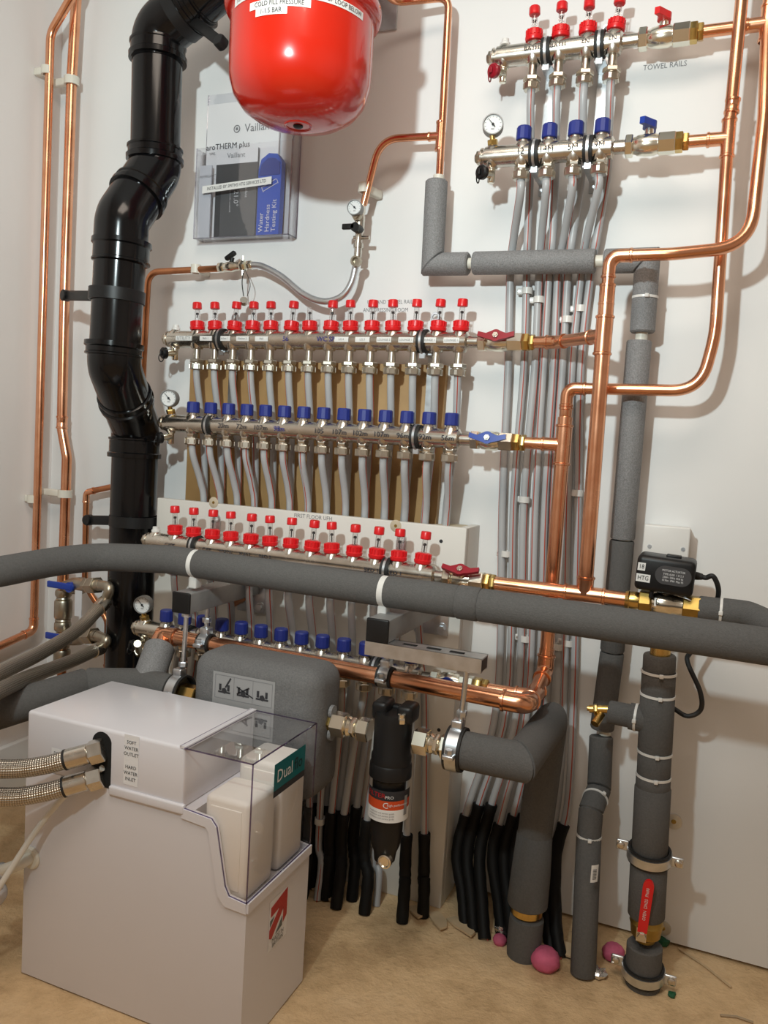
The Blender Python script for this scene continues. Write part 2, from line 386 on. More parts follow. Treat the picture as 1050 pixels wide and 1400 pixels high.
def m_fnut():
    mb = MB(); mb.lathe((0,0,0), -Z, [(0.016,0.0125),(0.021,0.0125),(0.021,0.0085),(0.046,0.0085)], 16)
    mb.hexa((0,0,-0.046), (0,0,-0.055), 0.0172, 0.3); mb.lathe((0,0,0), -Z, [(0.055,0.0130),(0.058,0.0130)], 18); mb.hexa((0,0,-0.057), (0,0,-0.071), 0.0168); return nuts(mb, -0.0645, 0.0168)
def m_rnut():
    mb = MB(); mb.hexa((0,0,-0.018), (0,0,-0.029), 0.0140, 0.3); mb.lathe((0,0,0), -Z, [(0.029,0.012),(0.033,0.012)], 18); mb.hexa((0,0,-0.032), (0,0,-0.048), 0.0170); return nuts(mb, -0.040, 0.0170)
def gauge(par, c, stem_to, r, nrm=None, ang=2.3, stem_mat='brass'):
    c = V(c); n = (nrm or V((0.25,-1,0.0))).normalized(); A = Z.cross(-n).normalized(); A = -A if A.x < 0 else A; B = Z
    g = part('pressure_gauge', MB().lathe(c-n*0.011, n, [(0,r*0.9),(0.002,r),(0.020,r),(0.022,r*0.97),(0.022,r*0.88),(0.018,r*0.87)], 28), 'zinc_painted', par)
    part('dial', MB().lathe(c+n*0.006, n, [(0,r*0.88),(0.0012,r*0.88)], 28), 'dial', g)
    nb = MB(); d = A*math.cos(ang)+B*math.sin(ang); p = c+n*0.0088
    nb.prism([(-0.3*r,-0.05*r),(0.75*r,-0.015*r),(0.75*r,0.015*r),(-0.3*r,0.05*r)], p, d, n.cross(d), n, 0.0006)
    nb.lathe(p, n, [(0,r*0.13),(0.0015,r*0.12)], 12); part('needle', nb, 'ink', g)
    tk = MB()
    for k in range(11):
        a_ = -0.7+k*(math.pi+1.4)/10; e = A*math.cos(a_)+B*math.sin(a_); tk.box(p-n*0.0013+e*r*0.73, (r*0.14,r*0.03,0.0006), e, n.cross(e), n)
    tk.box(p-n*0.0013-B*r*0.42, (r*0.30,r*0.08,0.0006), A, B, n); part('scale_marks', tk, 'ink_grey', g)
    s_ = V(stem_to); top = c-B*r*0.92
    st = MB(); st.cyl(s_, top, 0.0055, 12); mid = s_.lerp(top, 0.45); st.hexa(mid-(top-s_).normalized()*0.006, mid+(top-s_).normalized()*0.006, 0.0105); st.cyl(s_, s_.lerp(top,0.25), 0.0085, 12)
    part('gauge_stem', st, stem_mat, g)
    return g
def butterfly(par, c, n, A, color, L=0.036, h=0.0075):
    c, n, A = V(c), V(n).normalized(), V(A).normalized(); B = n.cross(A)
    pts = []
    for k in range(7):
        t_ = math.radians(50+80*k/6); pts.append((0.0125*math.cos(t_), 0.0125*math.sin(t_)))
    pts += [(-L*0.55, 0.0045), (-L, 0.0085), (-L*1.02, -0.001), (-L*0.55, -0.0065)]
    for k in range(7):
        t_ = math.radians(230+80*k/6); pts.append((0.0125*math.cos(t_), 0.0125*math.sin(t_)))
    pts += [(L*0.55, -0.0065), (L*1.02, -0.001), (L, 0.0085), (L*0.55, 0.0045)]
    hd = part('valve_handle', MB().prism(pts, c, A, B, n, h), color, par)
    part('handle_screw', MB().hexa(c+n*h, c+n*(h+0.003), 0.0065).lathe(c+n*(h+0.003), n, [(0,0.004),(0.002,0.0035)], 10), 'nickel', hd)
    return hd
def ball_valve(par, xa, xn0, xn1, xb, xe, y, z, color, face, r=0.0185, nrm=V((0,-0.985,0.17))):
    """bar end xa, union nut xn0..xn1, body to xb, brass nut to xe"""
    part('nipple', MB().lathe((xa,y,z), X, [(0,0.0125),(xn0-xa,0.0125)], 20), 'nickel', par)
    part('union_nut', MB().hexa((xn0,y,z), (xn1,y,z), 0.0205), 'nickel_pale', par)
    L = xb-xn1
    bd = MB().lathe((xn1,y,z), X, [(0,0.0145),(L*0.08,0.0160),(L*0.10,0.0175),(L*0.3,r+0.0012),(L*0.5,r+0.001),(L*0.58,0.0172),(L*0.60,0.0172)], 26)
    bd.hexa((xn1+L*0.6,y,z), (xb,y,z), 0.0198)
    xm = xn1+L*0.36
    if face == 'front':
        nrm = nrm.normalized(); bd.cyl((xm,y,z), V((xm,y,z))+nrm*0.030, 0.008)
        v = part('ball_valve', bd, 'nickel_pale', par); butterfly(v, V((xm,y,z))+nrm*0.029, nrm, X, color, 0.037)
    else:
        bd.cyl((xm,y,z), (xm,y,z+0.030), 0.008)
        v = part('ball_valve', bd, 'nickel_pale', par); butterfly(v, (xm,y,z+0.029), Z, V((0.25,1,0)), color, 0.030, 0.012)
    nb = MB().hexa((xb-0.001,y,z), (xb+(xe-xb)*0.55,y,z), 0.0185); nb.hexa((xb+(xe-xb)*0.55,y,z), (xe,y,z), 0.0165, 0.3)
    part('compression_nut', nb, 'brass', par)
def manifold(name, label, cat, xf, xr, yf, zf, yr, zr, ef, er, brk, vf, vr, face, wall_y, nocap=(), gdx=0.024):
    t = thing(name, label, cat, ((xf[0]+xf[-1])/2, wall_y, zr))
    for nm, xs, y, z, (x0, x1) in (('flow_bar', xf, yf, zf, ef), ('return_bar', xr, yr, zr, er)):
        mb = MB().lathe((x0,y,z), X, [(0,0.014),(0.004,0.0185),(0.007,0.0185),(0.007,0.0155),(0.013,0.0155),(0.013,RB),(x1-x0-0.004,RB),(x1-x0,0.014)], 28)
        for x in xs:
            mb.lathe((x,y,z-0.0225), Z, [(0,0.0130),(0.006,0.0165),(0.0225,0.0206),(0.039,0.0165),(0.045,0.0132)], 20)
        mb.lathe((x0+0.026,y,z-0.022), Z, [(0,0.010),(0.008,0.0165),(0.022,0.0200),(0.036,0.0165),(0.044,0.010)], 18)
        bar = part(nm, mb, 'nickel', t)
        part('end_cap', MB().hexa((x0-0.006,y,z), (x0+0.001,y,z), 0.0135).lathe((x0-0.009,y,z), X, [(0,0.008),(0.004,0.010)], 16), 'nickel_dark', bar)
        # drain cock under the left end
        xd = x0+0.026
        dc = MB().lathe((xd,y,z-0.018), -Z, [(0,0.0095),(0.006,0.0095),(0.006,0.0075),(0.030,0.0075),(0.032,0.006)], 16)
        dv = part('drain_cock', dc.cyl((xd,y,z-0.033), (xd-0.010,y-0.022,z-0.036), 0.0085), 'nickel_pale', t)
        p0 = V((xd-0.010,y-0.022,z-0.036)); n_ = V((-0.42,-0.9,-0.1)).normalized()
        col_ = 'dark_red' if (name == 'towel_rail_manifold' and nm == 'flow_bar') else 'black_plastic'
        cp = part('drain_cap', MB().lathe(p0, n_, [(0,0.0135),(0.008,0.0140),(0.011,0.011)], 20), col_, dv)
        part('key', MB().rbox(p0+n_*0.013, (0.006,0.006,0.012), 0.002, n_, n_.cross(Z).normalized(), Z).ring(p0-V((0.009,0.006,0.012)), X, 0.009, 0.0013, 16, 5), col_, cp)
    # top of the flow end: vent; top of the return end: gauge
    part('air_vent', MB().lathe((ef[0]+0.026,yf,zf+0.020), Z, [(0,0.010),(0.006,0.010),(0.008,0.0075),(0.014,0.007)], 14), 'white_plastic', t)
    gauge(t, (er[0]+gdx,yr-0.006,zr+0.058), (er[0]+0.026,yr,zr+0.016), 0.0205)
    for i, x in enumerate(xf):
        fm = part('flow_meter', shared('flow_collar', m_collar), 'red_plastic', t, loc=V((x,yf,zf)), rot=(random.uniform(-.06,.06),random.uniform(-.07,.07),random.uniform(0,1)))
        fm_r = fm
        part('glass_tube', shared('flow_tube', m_tube), 'glass_tube', fm_r); part('float', shared('flow_float', m_float), 'ink', fm_r)
        if i not in nocap: part('cap', shared('flow_cap', m_cap), 'red_plastic', fm_r)
        part('compression_nut', shared('flow_nut', m_fnut, 30), 'nickel_nut', t, loc=V((x,yf,zf)))
    for x in xr:
        part('isolator_cap', shared('blue_cap', m_blue, 25), 'blue_plastic', t, loc=V((x,yr,zr)), rot=(0,0,random.uniform(0,1)))
        part('isolator_neck', shared('blue_neck', lambda: MB().lathe((0,0,0), Z, [(0.018,0.0135),(0.024,0.0135),(0.024,0.0115),(0.028,0.0115)], 20)), 'nickel', t, loc=V((x,yr,zr)))
        part('compression_nut', shared('return_nut', m_rnut, 30), 'nickel_nut', t, loc=V((x,yr,zr)))
    for bf, br in brk:
        bk = MB(); zt, zb = zf+0.055, zr-0.05; xm = (bf+br)/2
        bk.box((xm,wall_y-0.002,(zt+zb)/2), (0.022,0.003,zt-zb)); bk.ring((xm,wall_y-0.002,zt+0.004), Y, 0.008, 0.003, 16, 6)
        bk.box((xm,(wall_y+yf)/2+0.008,zf-0.026), (0.022,abs(wall_y-yf),0.003)); bk.box((xm,(wall_y+yr)/2+0.008,zr-0.028), (0.022,abs(wall_y-yr),0.003))
        b_ = part('wall_bracket', bk, 'zinc', t)
        for x, y, z in ((bf,yf,zf),(br,yr,zr)):
            part('rubber_clamp', MB().band((x,y,z), X, RB-0.0005, 0.018, 0.0055), 'black_rubber', b_)
            part('clamp_strap', MB().band((x,y,z), X, RB+0.0045, 0.005, 0.0022).box((x,y,z-0.030), (0.012,0.008,0.012)), 'zinc', b_)
    ball_valve(t, *vf, yf, zf, 'dark_red' if face == 'front' else 'red_plastic', face, nrm=V((0,-0.75,0.66)) if wall_y < -0.05 else V((0,-0.97,0.25)))
    ball_valve(t, *vr, yr, zr, 'blue_handle', face)
    return t
def lin(a, b, n): return [a+(b-a)*i/(n-1) for i in range(n)]
def xs_at(pxs, py, off): return [P(p, py, off).x for p in pxs]
# upper fourteen-port manifold
M1 = dict(xf=lin(0.512,1.165,14), xr=lin(0.533,1.170,14), yf=-0.07, zf=1.208, yr=-0.105, zr=1.006)
t1 = manifold('underfloor_manifold', 'long steel manifold with fourteen red flow meters above the plywood panel', 'manifold', **M1,
    ef=(P(228,464,.07).x, P(641,467,.07).x), er=(P(222,580,.105).x, P(630,598,.105).x),
    brk=((P(304,463,.07).x, P(288,583,.105).x), (P(579,466,.07).x, P(570,597,.105).x)),
    vf=xs_at((641,655,665,715,731), 467, .07), vr=xs_at((630,645,655,702,719), 602, .105), face='front', wall_y=-0.018, nocap=(6,))
# lowest thirteen-port manifold, on the boxed panel
M2 = dict(xf=lin(0.546,1.148,13), xr=lin(0.551,1.149,13), yf=-0.172, zf=0.730, yr=-0.20, zr=0.528)
t2 = manifold('underfloor_manifold', 'steel manifold with thirteen red flow meters on the white boxed panel', 'manifold', **M2,
    ef=(P(200,741,.172).x, P(596,786,.172).x), er=(P(186,862,.20).x, P(578,920,.20).x),
    brk=((P(268,748,.172).x, P(258,870,.2).x), (P(530,778,.172).x, P(515,908,.2).x)),
    vf=xs_at((596,607,617,662,678), 790, .172), vr=xs_at((578,590,600,648,668), 932, .20), face='front', wall_y=-0.101)
# four-port towel rail manifold
M3 = dict(xf=[1.277,1.328,1.380,1.430], xr=[1.278,1.328,1.378,1.427], yf=-0.07, zf=1.770, yr=-0.105, zr=1.564)
t3 = manifold('towel_rail_manifold', 'short steel manifold with four red flow meters above the TOWEL RAILS lettering', 'manifold', **M3,
    ef=(P(672,82,.07).x, P(852,58,.07).x), er=(P(656,219,.105).x, P(840,202,.105).x),
    brk=((1.303,1.303), (1.405,1.405)),
    vf=xs_at((852,874,886,944,962), 45, .07), vr=xs_at((840,856,866,924,942), 193, .105), face='up', wall_y=-0.002)
# paper tags and pen notes on the bars
def bar_tag(par, x, M_, which, s_, w_=0.034, size=0.0065, paper=True, ink='ink_grey', dz=0.0):
    y, z = (M_['yf'], M_['zf']) if which == 'f' else (M_['yr'], M_['zr'])
    mp = cylx_map(x, y, z+dz, RB+0.001)
    if paper: sheet('paper_tag', mp, w_, 0.011, 'label_white', par, 4, 4)
    text(s_, size, mp, ink, par, name='pen_note')
xs = M1['xf']
bar_tag(t1, (M1['xf'][0]+0.448)/2+0.008, M1, 'f', 'UTILITY', 0.046, 0.011)
for i, s_ in ((1,'Bath 1'),(2,'Kitchen 1'),(3,'Kitchen 2'),(4,'Hall'),(8,'LG 4'),(9,'LG 3'),(10,'LOUNGE 2'),(11,'LOUNGE 1'),(12,'LOUNGE 1'),(13,'LOUNGE 1')):
    bar_tag(t1, xs[i]-0.012, M1, 'f', s_, 0.034, 0.0062)
for i, s_ in ((5,'56'),(7,'WC SP')): bar_tag(t1, xs[i], M1, 'f', s_, size=0.015, paper=False, ink='pen_blue')
for i, s_ in enumerate(['','','20m','72m','107m','98m','','105','107m','102m','107m','96m','92m','56m']):
    if s_: bar_tag(t1, M1['xr'][i], M1, 'r', s_, size=0.016, paper=False, ink='pen_blue' if i == 5 else 'pen_black')
for i, s_ in ((0,'GYM'),(2,'OFF'),(3,'MAIN'),(4,'HALL'),(5,'NO 1'),(10,'BED 1'),(11,'BED 1')):
    bar_tag(t2, M2['xf'][i], M2, 'f', s_, size=0.013, paper=False, ink='pen_black', dz=-0.002)
for i, s_ in enumerate(['12','14M','5M','9M']): bar_tag(t3, M3['xr'][i], M3, 'r', s_, size=0.016, paper=False, ink='pen_black')
for i, s_ in enumerate(['BATH','BATH','EN','EN']): bar_tag(t3, M3['xf'][i], M3, 'f', s_, size=0.012, paper=False, ink='pen_black')
# ================================================================== grey plastic heating pipes
ORD = 'first second third fourth fifth sixth seventh eighth ninth tenth eleventh twelfth thirteenth fourteenth'.split()
def heat_pipe(label, group, path, n_sm=6, sleeve_from=None, r=0.008, sang=None):
    path = smooth(path, n_sm); t = thing('heating_pipe', label, 'pipe', path[-1], group)
    part('pipe', MB().tube(path, r, 12), 'pex', t)
    a_ = random.uniform(-2.4, 2.4) if sang is None else sang; d = V((math.sin(a_), -math.cos(a_), 0))
    part('stripe', MB().tube([p+d*(r-0.0006) for p in path], 0.0014, 5), 'pex_stripe', t)
    if sleeve_from is not None:
        sp = [p for p in path if p.z <= sleeve_from]
        if len(sp) > 1:
            sp = [sp[0] + (sp[0]-sp[1]).normalized()*0.001] + sp
            part('conduit_sleeve', MB().tube(sp, [0.0128+0.0006*math.sin(k*2.1) for k in range(len(sp))], 14), 'black_matt', t, label='black conduit sleeve at the floor')
    return t
for i, x in enumerate(M1['xf']):
    xb = x + (0.83-x)*0.05
    heat_pipe(ORD[i]+' grey pipe counted from the gauge end under the red-metered bar over the plywood', 'supply pipes of the upper long manifold',
        [(x,-0.07,1.142),(x,-0.066,1.11),(x+0.2*(xb-x),-0.048,1.03),(x+0.6*(xb-x),-0.040,0.95),(xb,-0.037,0.83),(xb,-0.037,0.60)])
for i, x in enumerate(M1['xr']):
    xb = x + (0.86-x)*0.035
    heat_pipe(ORD[i]+' grey pipe counted from the gauge end under the blue-capped bar over the plywood', 'return pipes of the upper long manifold',
        [(x,-0.105,0.960),(x+0.15*(xb-x),-0.100,0.93),(x+0.6*(xb-x),-0.074,0.87),(xb,-0.063,0.81),(xb,-0.063,0.60)])
clipf = {6:(414,1118),7:(430,1120),8:(445,1124),9:(460,1130),10:(485,1126),11:(512,1150),12:(580,1165)}
clipr = {6:(406,1116),7:(423,1120),8:(437,1122),9:(452,1128),10:(468,1130),11:(500,1138),12:(555,1160)}
FFCLIPS = []
for which, xs_, cl in (('f', M2['xf'], clipf), ('r', M2['xr'], clipr)):
    for i, x in enumerate(xs_):
        if i in cl:
            c = P(*cl[i], 0.122 if which == 'f' else 0.150)
        else:
            c = V((x-0.055+ (0.012 if which == 'f' else 0), -0.122 if which == 'f' else -0.150, 0.28))
        vis = i in cl
        foot = V((c.x+0.014+0.006*((i*7)%3), -0.145-0.008*((i*5)%3) if which == 'f' else -0.185-0.010*((i*5)%3), 0.0))
        noslv = (which == 'f' and i == 11) or (which == 'r' and i == 8)
        if which == 'f': top = [(x,-0.172,0.664),(x,-0.168,0.63),(x-0.1*(x-c.x),-0.148,0.56),(x-0.35*(x-c.x),-0.126,0.45)]
        else: top = [(x,-0.20,0.483),(x-0.1*(x-c.x),-0.190,0.45),(x-0.55*(x-c.x),-0.160,0.37)]
        heat_pipe(ORD[i]+(' supply' if which == 'f' else ' return')+' pipe from the gauge end of the lowest manifold on the boxed panel', 'pipes of the lowest manifold',
            top + [c, (c.x+0.004,c.y-0.005,c.z-0.06), (foot.x-0.006,c.y*0.55+foot.y*0.45,0.07), foot], sleeve_from=None if noslv else 0.205+0.02*((i*3)%3))
        if vis and i >= 7: FFCLIPS.append(c)
ROWS = [(330,0.034,[702,721,740,755,770,782,801,815]),(372,0.0185,[698,720,737,751,763,777,795,808]),(506,0.0165,[695,716,731,743,757,769,782,794]),
        (690,0.0165,[687,702,716,732,745,757,777,790]),(960,0.020,[680,694,708,722,735,748,771,784]),(1100,0.035,[641,655,672,690,706,720,762,776])]
TOPS = []
for k in range(4): TOPS += [(M3['xr'][k],'r'), (M3['xf'][k],'f')]
for k in range(8):
    x, wh = TOPS[k]
    p = [(x,-0.105,1.518),(x,-0.100,1.49)] if wh == 'r' else [(x,-0.07,1.704),(x,-0.066,1.67),(x,-0.040,1.60),(x+0.002,-0.034,1.54)]
    p += [P(r_[2][k], r_[0], r_[1]) for r_ in ROWS]
    e = V(p[-1]); fx = e.x+0.015 if k < 6 else e.x+0.005
    p += [V((e.x-0.012,-0.06,e.z-0.10)), V((fx,-0.095-0.012*(k%3),0.05)), V((fx+0.02,-0.13-0.015*(k%3),0.0))]
    heat_pipe(ORD[k]+' grey pipe of the wall bundle counted away from the boxed panel', 'pipe bundle of the towel rail manifold', p, sleeve_from=0.235 if k%3 else 0.20, sang=[-1.2,0.3,1.3,-0.4,0.5,-1.0,-0.3,0.4][k])
# white saddle clips on the bundle
def saddle(px, py, off, label, r=0.0085, side=1, group='white saddle clips of the pipe bundle'):
    c = P(px, py, off)
    mb = MB().band(c, Z, r, 0.013, 0.003, 20).rbox((c.x-side*(r+0.007), c.y+0.004, c.z), (0.014,0.006,0.013), 0.002)
    t = thing('pipe_clip', label, 'pipe clip', c, group); part('clip_body', mb, 'white_plastic', t)
    part('clip_screw', MB().lathe((c.x-side*(r+0.009), c.y+0.001, c.z), -Y, [(0,0.003),(0.001,0.0026)], 10), 'zinc', t); return t
for px, py, k, wh in ((721,398,1,'just below the level lagged pipe'),(737,410,2,'just below the level lagged pipe'),(776,437,5,'just below the level lagged pipe'),(794,422,6,'just below the level lagged pipe'),
        (717,683,2,'level with the boxed panel top'),(789,674,7,'level with the boxed panel top'),(692,757,1,'level with the lowest red meters'),(718,873,2,'under the long lagged pipe'),(763,884,5,'under the long lagged pipe'),(777,879,6,'under the long lagged pipe'),(757,1088,6,'beside the thick lagged pipe')):
    saddle(px, py, 0.0165, 'white saddle clip on the '+ORD[k]+' bundle pipe '+wh)
FFCLIPS.sort(key=lambda v: v.x)
for ci, c in enumerate(FFCLIPS):
    mb = MB().band(c, Z, 0.0085, 0.013, 0.003, 20).box((c.x, c.y+0.020, c.z), (0.010,0.024,0.012))
    t = thing('pipe_clip', ORD[ci]+' white pipe clip above the black sleeves counted away from the softener', 'pipe clip', c, 'white clips above the black sleeves')
    part('clip_body', mb, 'white_plastic', t)
# ================================================================== copper pipework
def bead(mb, p, ax, r): mb.lathe(p, ax, [(0,r*1.04),(0.0012,r*1.22),(0.0045,r*1.22),(0.006,r*1.08)], 22)
def coupling(t, a, b, r, m_='copper'):
    a, b = V(a), V(b); L = (b-a).length; mb = MB().lathe(a, b-a, [(0,r*1.09),(L*0.46,r*1.09),(L*0.5,r*1.04),(L*0.54,r*1.09),(L,r*1.09)], 22); bead(mb, a, b-a, r); bead(mb, b, a-b, r)
    return part('coupling', mb, m_, t)
def elbow(t, a, b, c, leg, r, rad, m_='copper'):
    a, b, c = V(a), V(b), V(c); u = (a-b).normalized(); v = (c-b).normalized(); p, q = b+u*leg, b+v*leg
    mb = MB().tube(fil([p, b, q], rad, 10), r*1.1, 20); bead(mb, p, -u, r); bead(mb, q, -v, r); return part('elbow', mb, m_, t)
def tee(t, c, ax, br, L, Lb, r, rb=None, m_='copper'):
    c, ax, br = V(c), V(ax).normalized(), V(br).normalized(); rb = rb or r
    mb = MB().cyl(c-ax*L, c+ax*L, r*1.1, 22).cyl(c, c+br*Lb, rb*1.1, 22); bead(mb, c-ax*L, ax, r); bead(mb, c+ax*L, -ax, r); bead(mb, c+br*Lb, -br, rb)
    return part('tee', mb, m_, t)
def pipe(t, pts, r, rad=0.03, m_='copper', n=18): return part('pipe', MB().tube(fil(pts, rad, 10), r, n), m_, t)
r28, r22, r15 = 0.014, 0.011, 0.0078
# supply riser
x1, y1 = 1.469, -0.170
t = thing('copper_riser', 'copper riser joining the red-handled manifold valves, bending right under the TOWEL RAILS manifold', 'pipe', (x1,y1,0.73))
xa = P(676,796,.172).x; xz = P(856,820,.17).x
pipe(t, [(xa,-0.172,0.730),(x1,y1,0.730),(xz,y1,0.730)], 0.0135, 0.2)
tee(t, (x1+0.004,y1,0.730), X, Z, 0.038, 0.034, 0.0135, r28)
pipe(t, [(x1+0.004,y1,0.745),(x1,y1,1.30)], r28)
xb_ = P(729,467,.07).x
pipe(t, [(xb_,-0.07,1.208),(P(762,468,.075).x,-0.076,1.208),(x1,y1,1.208)], r22+0.001, 0.03)
elbow(t, (xb_,-0.07,1.208), (P(762,468,.075).x,-0.076,1.208), (x1,y1,1.208), 0.024, r22+0.001, 0.03)
u = (V((x1,y1,1.208))-V((P(762,468,.075).x,-0.076,1.208))).normalized()
tee(t, (x1,y1,1.208), Z, -u, 0.036, 0.040, r28, r22+0.001)
coupling(t, (x1,y1,1.262), (x1,y1,1.300), r22+0.001)
top = [(x1,y1,1.28),(x1,y1,1.350),(1.575,-0.17,1.350),(1.700,-0.145,1.365),(1.703,-0.10,1.60),(1.694,-0.07,1.77),(1.694,-0.07,RZ)]
pipe(t, top, r22, [0.028,0.10,0.11,0.3,0.3])
elbow(t, top[0], top[1], top[2], 0.040, r22, 0.028)
xc = P(960,41,.07).x
pipe(t, [(xc,-0.07,1.770),(1.694,-0.07,1.770)], r22)
tee(t, (1.694,-0.07,1.770), Z, -X, 0.032, 0.036, r22)
# return riser
x2, y2 = 1.400, -0.105
t = thing('copper_riser', 'copper riser joining the blue-handled manifold valves, running on left above the black filter', 'pipe', (x2,y2,0.55))
xd_ = P(717,605,.105).x
pipe(t, [(xd_,y2,1.006),(x2,y2,1.006)], r22+0.001)
tee(t, (x2,y2,1.006), Z, -X, 0.040, 0.042, r28, r22+0.001)
ptop = [(x2,y2,0.60),(x2,y2,1.116),(1.60,y2,1.120),(1.657,y2,1.30),(1.648,y2,1.564),(1.652,y2,RZ)]
pipe(t, [(x2,y2,0.59),(x2,y2,1.06)], r28)
pipe(t, [(x2,y2,1.04),(x2,y2,1.116),(1.640,y2,1.118),(1.657,y2,1.22),(1.648,y2,1.564),(1.652,y2,RZ)], r22, [0.026,0.085,0.3,0.3])
elbow(t, (x2,y2,1.0), (x2,y2,1.116), (1.5,y2,1.116), 0.036, r22, 0.026)
coupling(t, (x2,y2,1.042), (x2,y2,1.080), r22)
tee(t, (1.648,y2,1.564), V((-0.02,0,1)), -X, 0.034, 0.036, r22)
xe_ = P(940,190,.105).x
pipe(t, [(xe_,y2,1.564),(1.648,y2,1.564)], r22)
coupling(t, (1.6495,y2,1.606), (1.650,y2,1.632), r22)
# foot of the return riser, coming forward to the long level pipe
LZ, LY = 0.543, -0.29
pipe(t, [(x2,y2,0.60),(x2,y2,0.555),(x2,-0.20,0.530),(x2+0.003,LY,LZ-0.004),(0.60,LY,LZ+0.006)], 0.0150, [0.02,0.03,0.022])
elbow(t, (x2,y2,0.62), (x2,y2,0.555), (x2,-0.20,0.530), 0.034, 0.0150, 0.022)
tee(t, (x2,-0.200,0.530), (V((x2,LY,LZ))-V((x2,y2,0.555))), -X, 0.032, 0.038, 0.0150, r22)
elbow(t, (x2,-0.20,0.53), (x2+0.003,LY,LZ-0.004), (1.0,LY,LZ), 0.044, 0.0165, 0.026)
pipe(t, [(P(666,938,.2).x,-0.20,0.528),(x2,-0.20,0.530)], r22)
pipe(t, [(1.37,LY,LZ-0.003),(0.60,LY,LZ+0.006)], 0.0165)
elbow(t, (0.8,LY,LZ+0.005), (0.607,LY,LZ+0.006), P(205,915,0.37), 0.040, 0.0165, 0.034)
# left-hand runs by the corner
t = thing('copper_pipe', 'thin copper pipe on the left wall with an elbow at its foot', 'pipe', P(46,840,.085))
top = [P(106,-18,.095), P(69,46,.085), P(46,862,.085)]; last = PX(-30,897,top[2].x); last = top[2]+(last-top[2])*6
pipe(t, [V((top[0].x,top[0].y,RZ))]+top+[last], r22*0.95, [0.05,0.05,0.03]); elbow(t, top[1], top[2], last, 0.035, r22*0.95, 0.028)
t = thing('copper_pipe', 'thicker copper pipe with a small kink beside the corner', 'pipe', P(88,760,.05))
pipe(t, [V((P(106,-30,.05).x,-0.05,RZ)), P(106,-30,.05), P(98,110,.05), P(88,420,.05), P(84.5,585,.05), P(91.5,625,.05), P(87,760,.05), P(84.5,800,.05)], r28*0.92, 0.06)
q = P(85,575,.05); coupling(t, q+V((0,0,0.012)), q-V((0,0,0.022)), r28*0.9)
t = thing('copper_pipe', 'short copper pipe elbowed out from behind the black soil pipe', 'pipe', P(116,740,.04))
pts = [P(170,662,.04), P(118,673,.04), P(116,795,.04), P(124,812,.04), P(147,848,.04), P(146,915,.04), V((P(146,915,.04).x,-0.04,0.30))]
pipe(t, pts, r15, [0.02,0.03,0.04,0.04,0.1], 'copper_dull'); elbow(t, pts[0], pts[1], pts[2], 0.028, r15, 0.022)
q = pts[5]; coupling(t, q+V((0,0,0.014)), q-V((0,0,0.014)), r15, 'copper_dull')
t = thing('copper_pipe', 'copper filling pipe bending down beside the black soil pipe', 'pipe', P(300,367,.045))
pipe(t, [P(303,367,.045), P(203,372,.045), P(196,500,.045), V((P(196,500,.045).x,-0.045,0.95))], r15, [0.035,0.2], 'copper_dull')
t = thing('copper_pipe', 'copper pipe with a curved tee branch on the wall beside the red vessel', 'pipe', P(601,240,.06))
c = P(601.5,186,.06)
pipe(t, [V((0.955,-0.238,P(540,3,.08).z)), P(540,3,.08), P(614,-4,.06), P(609,90,.06), V((P(601,242,.06).x,-0.06,1.52))], r15, [0.03,0.025,0.3])
pipe(t, [c, P(520,190,.06), P(497,280,.06)], r15, 0.055)
tee(t, c, (P(609,100,.06)-P(601,240,.06)), (P(560,189,.06)-c), 0.030, 0.026, r15)
# ================================================================== clips for the left pipes
def pclip(c, r, wall_dir, L, label):
    c = V(c); d = V(wall_dir).normalized(); s_ = d.cross(Z).normalized()
    t = thing('pipe_clip', label, 'pipe clip', c)
    part('clip_body', MB().band(c, Z, r, 0.020, 0.0045, 22).rbox(c+d*(r+L/2), (L,0.016,0.018), 0.003, d, s_, Z), 'cream_plastic', t); return t
c = P(65,97,.085); pclip(c, r22, -X, c.x-r22, 'white clip high on the thin copper pipe by the corner')
c = P(45.5,682,.085); pclip(c, r22, -X, c.x-r22, 'white clip low on the thin copper pipe by the corner')
c = P(98,111,.05); pclip(c, r28, -X, c.x-r28, 'white clip high on the thicker kinked copper pipe')
c = P(89,675,.05); pclip(c, r28, -X, c.x-r28, 'white clip low on the thicker kinked copper pipe')
c = P(268,368,.045); pclip(c, r15, V((0.1,1,0)), 0.035, 'white clip holding the copper filling pipe')
c = P(497.5,257,.06); pclip(c, r15, V((0.25,1,0)), 0.05, 'white clip above the small round gauge beside the red vessel')
# ================================================================== black soil stack
SB = P(184,640,.10)
S0, S1 = P(305,-30,.17), P(216,45,.165)
A1, B1, C1, D1, E1 = P(212,232,.16), P(167,300,.25), P(156,500,.25), V((SB.x,-0.10,P(184,585,.10).z)), V((SB.x,-0.10,0.0))
t = thing('soil_pipe', 'glossy black plastic soil pipe with offset bends in the corner', 'pipe', E1)
RS = 0.055
part('pipe_section', MB().tube([S1+(S0-S1)*((RZ-S1.z)/(S0.z-S1.z)), S0.lerp(S1,0.55)], RS, 36), 'black_gloss', t)
part('bend', MB().tube(fil([S0.lerp(S1,0.35), S1, S1.lerp(A1,0.22)], 0.10, 12), RS*1.05, 36), 'black_gloss', t)
part('pipe_section', MB().tube([S1.lerp(A1,0.1), A1.lerp(S1,0.12)], RS, 36), 'black_gloss', t)
ab = A1.lerp(B1,0.5); cdm = C1.lerp(D1,0.5)
part('bend', MB().tube(fil([A1+(S1-A1).normalized()*0.035, A1, ab], 0.06, 10), RS*1.05, 36), 'black_gloss', t)
part('bend', MB().tube(fil([ab, B1, B1+(C1-B1).normalized()*0.05], 0.06, 10), RS*1.05, 36), 'black_gloss', t)
